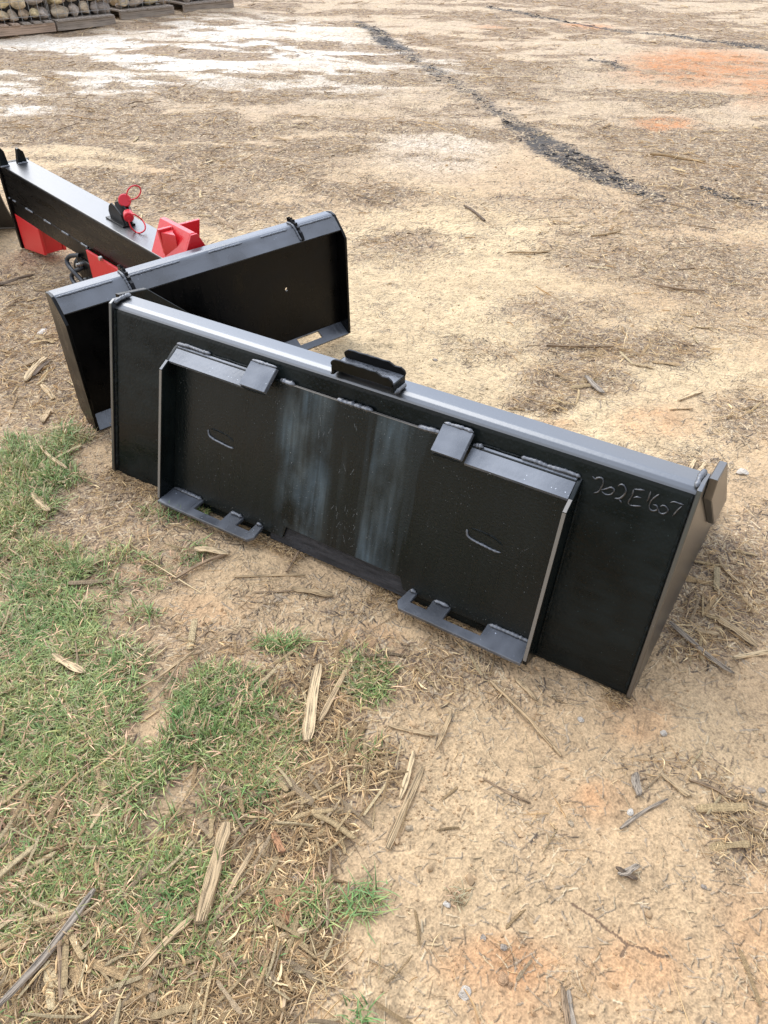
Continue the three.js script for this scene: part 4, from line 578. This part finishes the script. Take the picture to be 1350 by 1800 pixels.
  W.forEach(([name, x1, y1, x2, y2, wp, tone, lift, label], i) => {
    const a = G(x1, y1), b = G(x2, y2), c = V3().addVectors(a, b).multiplyScalar(0.5), d = V3().subVectors(b, a), dist = c.distanceTo(EYE), w = wp / FOCAL * dist * 1.05, L = d.length(), t = w * (name === 'stick' || name === 'twig' ? 0.9 : 0.42);
    const m = mesh(name, splinter(L, w, t, i + 1, name === 'twig' ? 0.06 : 0.025), WOOD[tone], scene);
    const ha = hgt(a.x, a.z), hb = hgt(b.x, b.z); m.position.set(c.x, (ha + hb) / 2 + t * 0.45 + lift * 0.45 + 0.012 * Math.min(1, 1.6 * zones(c.x, c.z)[3]), c.z); m.rotation.order = 'YXZ'; m.rotation.y = Math.atan2(-d.z, d.x); m.rotation.z = Math.atan2(hb - ha, L);
    tag(m, label, name === 'twig' ? 'twig' : name === 'stick' ? 'stick' : name === 'wood_chip' ? 'wood chip' : 'wood splinter', 'loose pieces of split wood');
  });
}
// ---------------------------------------------------------------- loose stones
const ROCK = (() => { const out = []; for (let k = 0; k < 6; k++) { const s = new THREE.IcosahedronGeometry(0.5, 2), p = s.attributes.position, q = V3(), r = rngOf(600 + k), cuts = []; for (let c = 0; c < 8; c++) cuts.push([V3(r() - 0.5, r() - 0.5, r() - 0.5).normalize(), 0.3 + 0.12 * r()]); for (let i = 0; i < p.count; i++) { q.fromBufferAttribute(p, i); for (const [n, d] of cuts) { const e = q.dot(n) - d; if (e > 0) q.addScaledVector(n, -e); } q.multiplyScalar(1 + 0.2 * (fbm(q.x * 6 + k, q.y * 6 + q.z * 5, 2) - 0.5)); p.setXYZ(i, q.x, q.y * 0.7, q.z); } out.push(fin(mergeVertices(s), 0.45)); } return out; })();
{
  const mat = (r, g, b) => new THREE.MeshStandardMaterial({ name: 'stone', color: lin(r, g, b), roughness: 0.9, bumpMap: GRAIN.bumpMap, bumpScale: 0.003 }), C = { white: mat(.70, .63, .53), grey: mat(.42, .345, .27), tan: mat(.52, .40, .26), pale: mat(.60, .52, .42), orange: mat(.46, .28, .15) };
  [['stone', 1305, 828, 22, 'pale', 'pale squarish stone lying beyond the right end of the bucket'], ['stone', 786, 1586, 14, 'white', 'bright white pebble on bare clay near the bottom'], ['stone', 817, 1742, 24, 'pale', 'large pale stone half sunk in orange clay at the bottom'], ['stone', 884, 1714, 22, 'orange', 'orange clay lump beside the large pale stone'], ['stone', 887, 1658, 14, 'grey', 'blue grey pebble above the orange clay lump'], ['stone', 851, 1642, 13, 'grey', 'dull grey pebble left of the blue grey one'], ['stone', 1110, 1424, 14, 'white', 'whitish stone touching the grey twig on clay'], ['stone', 720, 1450, 16, 'tan', 'tan clod right of the long tan strip'], ['stone', 75, 584, 22, 'white', 'white stone beside the back edge of the splitter plate'], ['stone', 1022, 1262, 13, 'pale', 'pale pebble near the lower corner of the bucket'], ['stone', 1168, 1285, 14, 'pale', 'yellowish pebble right of the lower corner of the bucket'], ['stone', 520, 1538, 26, 'grey', 'flat grey flake of stone in the mulch beside the clay'], ['stone', 1004, 1446, 13, 'tan', 'small tan clod in the middle of the bare clay'], ['stone', 898, 1726, 12, 'orange', 'small orange crumb below the orange clay lump'], ['stone', 1240, 1554, 10, 'grey', 'grey chip of stone toward the right edge'], ['stone', 1340, 1388, 12, 'grey', 'grey stone at the right edge'], ['stone', 240, 1515, 16, 'pale', 'pale pebble lying among the grass'], ['stone', 642, 640 + 10, 5, 'pale', 'tiny pale pebble near the splitter foot'], ['stone', 765, 632, 10, 'grey', 'grey pebble on pale ground beyond the tool rest']].forEach(([n, x, y, wp, c, label], i) => {
    const p = G(x, y), w = wp / FOCAL * p.distanceTo(EYE), m = mesh(n, ROCK[i % 6], C[c], scene); m.scale.set(w, w * (i === 11 ? 0.3 : 0.62), w * 0.85); m.position.set(p.x, hgt(p.x, p.z) + w * 0.06, p.z); m.rotation.y = i * 1.7; tag(m, label, 'stone', 'loose stones in the yard');
  });
}
// ---------------------------------------------------------------- litter, clods and grass that nobody could count
function scatter(name, label, category, geos, mat, list) {          // list of [geometry, position, yaw, pitch, roll, sx, sy, sz, r, g, b]
  geos.forEach((geo, k) => {
    const mine = list.filter((e) => e[0] === k); if (!mine.length) return;
    const im = new THREE.InstancedMesh(geo, mat, mine.length); im.name = numbered(name); im.castShadow = im.receiveShadow = true;
    const m = new THREE.Matrix4(), q = new THREE.Quaternion(), e = new THREE.Euler(), p = V3(), s = V3(), c = new THREE.Color();
    mine.forEach((a, i) => { p.set(a[1], a[2], a[3]); e.set(a[5], a[4], a[6], 'YXZ'); q.setFromEuler(e); s.set(a[7], a[8], a[9]); m.compose(p, q, s); im.setMatrixAt(i, m); im.setColorAt(i, c.setRGB(a[10], a[11], a[12])); });
    tag(im, label, category, null, 'stuff'); scene.add(im);
  });
}
const underThings = (x, z) => {                                     // footprints of the bucket and of the splitter plate
  const dx = x - BK.x, dz = z - BK.z, u = dx * Math.cos(BK.h) + dz * Math.sin(BK.h), n = -dx * Math.sin(BK.h) + dz * Math.cos(BK.h);
  if (u > -0.02 && u < BK.W + 0.02 && n < -0.02 && n > -0.80) return true;
  return false;
};
function polar(r, dmin, dmax, pw) { const t = r(), a = 1 - pw, d = Math.pow(Math.pow(dmin, a) + t * (Math.pow(dmax, a) - Math.pow(dmin, a)), 1 / a), th = (r() - 0.5) * (d < 2 ? 2.6 : 1.35); return [Math.sin(th) * d, -Math.cos(th) * d, d]; }
{
  const r = rngOf(2025), chips = [], geos = [];
  for (let k = 0; k < 6; k++) {                                     // unit slivers, length 1, width 1, thickness 1
    const n = k < 3 ? 4 : 6, q = splinterUnit(k + 3, n, k >= 3); geos.push(q);
  }
  function splinterUnit(seed, n, curl) {
    const rr = rngOf(seed * 31), pos = [], idx = [], a0 = (rr() - 0.5) * 1.2, w0 = 0.2 + 0.5 * rr(), w1 = 0.2 + 0.5 * rr();
    for (let i = 0; i <= n; i++) { const s = i / n, w = 0.5 * lerp(w0, w1, s) + 0.5 * Math.sin(Math.PI * clamp(s, 0.06, 0.94)) * (0.7 + 0.5 * rr()), y = curl ? 1.2 * Math.sin(s * 3 + seed) : 0.3 * (rr() - 0.5), off = (curl ? 0.9 : 0.25) * Math.sin(s * Math.PI + a0) ; pos.push(s - 0.5, y - 0.35, off - w * 0.5, s - 0.5, y + 0.5, off - w * 0.12, s - 0.5, y + 0.25, off + w * 0.5); }
    for (let i = 0; i < n; i++) for (let k = 0; k < 3; k++) { const a = i * 3 + k, b = i * 3 + (k + 1) % 3; idx.push(a, a + 3, b, b, a + 3, b + 3); }
    idx.push(0, 1, 2, n * 3, n * 3 + 2, n * 3 + 1);
    const g = new THREE.BufferGeometry(); g.setAttribute('position', new THREE.Float32BufferAttribute(pos, 3)); g.setIndex(idx); return fin(g, 0.5);
  }
  const PAL = [[.63, .445, .225], [.53, .35, .170], [.43, .275, .130], [.30, .190, .093], [.45, .32, .185], [.15, .096, .052], [.70, .53, .29], [.36, .25, .145]];
  for (let i = 0; i < 3800; i++) { const u = 1.62 * r() - 0.02, n = -0.004 + 0.06 * r() * r(), x = BK.x + u * Math.cos(BK.h) - n * Math.sin(BK.h), z = BK.z + u * Math.sin(BK.h) + n * Math.cos(BK.h), L = 0.012 + 0.04 * r() * r(), w = 0.0012 + 0.002 * r(), c = PAL[(r() * 6) | 0]; if (vnoise(u * 9, 2) < 0.35) continue; chips.push([(r() * 6) | 0, x, hgt(x, z) + 0.003 + 0.006 * r(), z, r() * 6.283, (r() - 0.5) * 0.6, (r() - 0.5) * 0.4, L, w * 0.6, w, c[0] * 0.9, c[1] * 0.9, c[2] * 0.9]); }
  const N = 210000;
  for (let i = 0; i < N; i++) {
    const [x, z, d] = polar(r, 0.35, 15.5, 1.35); if (underThings(x, z)) continue;
    const [mu, or, pa, gr, ye, tr] = zones(x, z), near = d < 4;
    const dens = 0.004 + 1.05 * mu * mu + 0.10 * mu + 0.22 * gr + (near ? 0 : 0.005) + 0.07 * pa - 0.6 * tr; if (r() > dens * (1 - 0.85 * Math.min(1, tr * 1.6))) continue;
    const big = r(), grow = 1 + Math.max(0, d - 2) * 0.13; let L = (0.012 + 0.030 * r() + (big < 0.10 ? 0.05 * r() : 0) + (big < 0.012 ? 0.08 : 0)) * grow * (mu < 0.2 ? 0.75 : 1), w = (0.0011 + 0.0028 * r() * r() + (r() < 0.10 ? 0.005 * r() : 0)) * grow * 1.15, t = w * (0.35 + 0.4 * r());
    if (r() < 0.3) { L *= 1.9; w *= 0.6; } if (mu < 0.3) w *= 0.6;
    let ci = Math.min(7, (r() * 8) | 0); if (ci === 5 && r() < 0.6) ci = 0; if (mu < 0.3 && (ci === 5 || ci === 3)) ci = 1;
    if (d > 3.5 && r() < 0.55) ci = [3, 2, 7, 5][(r() * 4) | 0];
    const c = PAL[ci], k = (0.85 + 0.55 * r()) * (d > 3.5 ? 0.97 : 1), ro = or * 0.5, stack = mu * 0.012 * r() * Math.min(grow, 1.6) + 0.012 * Math.min(1, 1.5 * gr) * r();
    chips.push([(r() * 6) | 0, x, hgt(x, z) + t * 0.35 + stack, z, r() * 6.283, (r() - 0.5) * 0.5, (r() - 0.5) * (0.16 + 0.30 * mu), L, t, w, c[0] * k, c[1] * k * (1 - 0.2 * ro), c[2] * k * (1 - 0.4 * ro)]);
  }
  scatter('wood_litter', 'shredded wood and straw scattered thickly over the clay yard', 'wood litter', geos, new THREE.MeshStandardMaterial({ name: 'shredded wood', roughness: 0.9 }), chips);
  const shreds = [], sg = []; for (let k = 0; k < 7; k++) sg.push(splinter(1, 0.060 + 0.03 * (k % 4), 0.022 + 0.012 * (k % 3), 300 + k, 0.04));
  for (let i = 0; i < 16000; i++) { const [x, z, d] = polar(r, 0.4, 9, 1.25); if (underThings(x, z)) continue; const [mu, or, pa, gr, ye, tr] = zones(x, z); if (r() > 0.003 + 0.36 * mu * mu + 0.10 * gr) continue; const L = (0.03 + 0.05 * r() + 0.07 * r() * r() * r()) * (1 + 0.05 * d), c = PAL[[0, 1, 6, 4, 0, 2, 1][(r() * 7) | 0]], k = 1.1 + 0.6 * r(), f = 0.45 + 0.9 * r(); shreds.push([(r() * 7) | 0, x, hgt(x, z) + 0.003 + 0.012 * mu * r() + 0.014 * Math.min(1, gr * 1.5) * r(), z, r() * 6.28, (r() - 0.5) * 0.6, (r() - 0.5) * 0.25, L, L * f, L * f, c[0] * k, c[1] * k, c[2] * k]); }
  for (let i = 0; i < 5200; i++) { const px = -40 + 760 * r(), py = 1120 + 700 * r(), p = G(px, py), [mu, or, pa, gr] = zones(p.x, p.z); if (r() > (0.012 + 0.035 * gr + 0.055 * mu) * (py > 1380 ? 1.5 : 0.6)) continue; const L = 0.05 + 0.09 * r() * r(), c = PAL[[0, 1, 6, 4, 0, 2, 6][(r() * 7) | 0]], k = 1.3 + 0.7 * r(), f = 0.45 + 0.9 * r() * r(); shreds.push([(r() * 7) | 0, p.x, hgt(p.x, p.z) + 0.004 + 0.018 * r(), p.z, r() < 0.5 ? 0.6 + r() : r() * 6.28, (r() - 0.5) * 0.5, (r() - 0.5) * 0.22, L, L * f, L * f, c[0] * k, c[1] * k, c[2] * k]); }
  scatter('wood_shreds', 'coarser split shreds of wood lying in the straw litter', 'wood shreds', sg, new THREE.MeshStandardMaterial({ name: 'shredded wood with grain', roughness: 0.88, ...GRAIN, bumpScale: 0.003 }), shreds);
  // burnt black bits along the tracks
  const coal = [];
  for (let i = 0; i < 60000; i++) { const [x, z, d] = polar(r, 3.2, 14, 1.1), tr = trackAt(x, z); if (r() > tr * 1.5 * vnoise(x * 7, z * 7)) continue; const s = (0.006 + 0.016 * r() * r()) * (1 + 0.08 * d), v = 0.015 + 0.035 * r() * r(); coal.push([(r() * 3) | 0, x, hgt(x, z) + 0.004 + 0.008 * r(), z, r() * 6.28, (r() - 0.5), (r() - 0.5) * 0.4, s * 1.6, s * 0.3, s * 0.4, v, v, v * 1.05]); }
  scatter('charcoal_litter', 'black burnt bits in dark lines across the yard', 'charcoal litter', geos, new THREE.MeshStandardMaterial({ name: 'charcoal', roughness: 0.8 }), coal);
  // crumbs of dry clay
  const cl = [], cg = ROCK.slice(0, 3).map((q) => q);
  for (let i = 0; i < 60000; i++) { const [x, z, d] = polar(r, 0.35, 7, 1.5); if (underThings(x, z)) continue; const [mu, or, pa, gr, ye, tr] = zones(x, z), n = fbm(x * 5 + 70, z * 5, 3); if (r() > (0.06 + 0.9 * sstep(0.55, 0.75, n)) * (1 - 0.6 * mu) * (1 - 0.7 * gr)) continue; const s = (0.002 + 0.005 * r() * r() + (r() < 0.05 ? 0.010 * r() : 0)) * (1 + 0.12 * d), k = 0.7 + 0.55 * r(), c = [lerp(COL.clay[0], COL.yellow[0], ye), lerp(COL.clay[1], COL.yellow[1], ye), lerp(COL.clay[2], COL.yellow[2], ye)]; cl.push([(r() * 3) | 0, x, hgt(x, z) + s * 0.15, z, r() * 6.28, r() * 3, 0, s * (1 + 0.5 * r()), s, s, lerp(c[0], .46, or) * k, lerp(c[1], .24, or) * k, lerp(c[2], .11, or) * k]); }
  scatter('clay_crumbs', 'small crumbs of dry clay lying on the bare ground', 'clay crumbs', cg, new THREE.MeshStandardMaterial({ name: 'clay crumb', roughness: 1 }), cl);
}
// blades of grass
function grassClump(seed, n, len, spread) {
  const r = rngOf(seed * 101 + 7), pos = [], idx = [], col = [];
  for (let b = 0; b < n; b++) {
    const a = r() * 6.283, x0 = (r() - 0.5) * spread, z0 = (r() - 0.5) * spread, L = len * (0.55 + 0.8 * r()), lean = 0.5 + 1.3 * r(), w = 0.0008 + 0.0010 * r(), ca = Math.cos(a), sa = Math.sin(a), base = pos.length / 3, dry = r() < 0.30; let x = x0, y = 0, z = z0, th = 0.1 + 0.3 * r();
    const tone = 0.7 + 0.6 * r();
    for (let i = 0; i <= 4; i++) {
      const ww = w * (i === 4 ? 0.12 : 1 - 0.16 * i); pos.push(x - sa * ww, y, z + ca * ww, x + sa * ww, y, z - ca * ww);
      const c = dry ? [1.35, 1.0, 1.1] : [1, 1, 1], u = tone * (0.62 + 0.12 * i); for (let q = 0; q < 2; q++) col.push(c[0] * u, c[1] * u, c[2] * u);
      th += lean / 4 + 0.12 * (r() - 0.5); x += ca * Math.sin(th) * L / 4; z += sa * Math.sin(th) * L / 4; y += Math.cos(th) * L / 4; y = Math.max(y, 0.002);
    }
    for (let i = 0; i < 4; i++) { const q = base + i * 2; idx.push(q, q + 1, q + 2, q + 2, q + 1, q + 3); }
  }
  const g = new THREE.BufferGeometry(); g.setAttribute('position', new THREE.Float32BufferAttribute(pos, 3)); g.setAttribute('color', new THREE.Float32BufferAttribute(col, 3)); g.setIndex(idx); g.computeVertexNormals(); return g;
}
const GRASS_MAT = new THREE.MeshStandardMaterial({ name: 'grass blade', roughness: 0.55, vertexColors: true, side: THREE.DoubleSide });
{
  const r = rngOf(3131), list = [], geos = [1, 2, 3, 4, 5].map((k) => grassClump(k, 9, 0.024 + 0.0035 * k, 0.034));
  for (let i = 0; i < 115000; i++) {
    const x = -1.35 + 1.55 * r(), z = -2.7 + 2.4 * r(); const gr = zones(x, z)[3]; if (r() > sstep(0.24, 0.85, gr) * 0.44) continue; if (underThings(x, z)) continue;
    const q = vnoise(x * 5 + 9, z * 5), k = 0.75 + 0.5 * r(), s = 0.65 + 0.6 * r() , yel = clamp(0.15 + 0.75 * (vnoise(x * 11, z * 11 + 6) - 0.2) + 0.3 * (r() - 0.5)); const dry = r() < 0.26;
    const c = dry ? [.56, .455, .245] : [lerp(.150, .370, yel), lerp(.300, .420, yel), lerp(.075, .135, yel)];
    list.push([(r() * 5) | 0, x, hgt(x, z) - 0.002, z, r() * 6.28, (r() - 0.5) * 0.4, (r() - 0.5) * 0.4, s, s * (0.65 + 0.5 * q), s, c[0] * k, c[1] * k, c[2] * k]);
  }
  scatter('grass', 'short patchy green grass at the lower left of the yard', 'grass', geos, GRASS_MAT, list);
  // single tufts out on the bare ground
  [[500, 1130, 0.8, 'sparse green sprig creeping over bare clay below the bucket'], [640, 1182, 0.9, 'dry whitish green tuft in the litter under the middle of the bucket'], [632, 1572, 1.0, 'low dark green tuft alone on clay right of the lawn'], [806, 1572, 0.6, 'small dry tuft beside the bright white pebble'], [112, 768, 1.0, 'green tuft at the lower corner of the splitter plate'], [300, 912, 0.9, 'green tuft under the left slotted foot of the bucket'], [630, 1782, 0.7, 'tiny green sprig at the bottom edge'], [228, 1640, 1.6, 'broad bladed bright green weed in the lower left grass']].forEach(([px, py, s, label], i) => {
    const p = G(px, py), dryT = i === 3, g = grassClump(50 + i, i === 7 ? 22 : 34, (i === 7 ? 0.024 : 0.045) * s, i === 7 ? 0.03 : 0.06 * s), m = mesh('grass_tuft', g, new THREE.MeshStandardMaterial({ name: 'grass tuft blades', color: dryT ? lin(.40, .33, .18) : i === 1 ? lin(.42, .44, .24) : i === 7 ? lin(.14, .27, .065) : lin(.15, .28, .08), roughness: 0.55, vertexColors: true, side: THREE.DoubleSide }), scene);
    if (i === 7) m.scale.set(1.6, 0.8, 1.6); m.position.set(p.x, hgt(p.x, p.z) - 0.001, p.z); tag(m, label, 'grass tuft', 'single tufts on the clay');
  });
}
renderer.render(scene, camera);
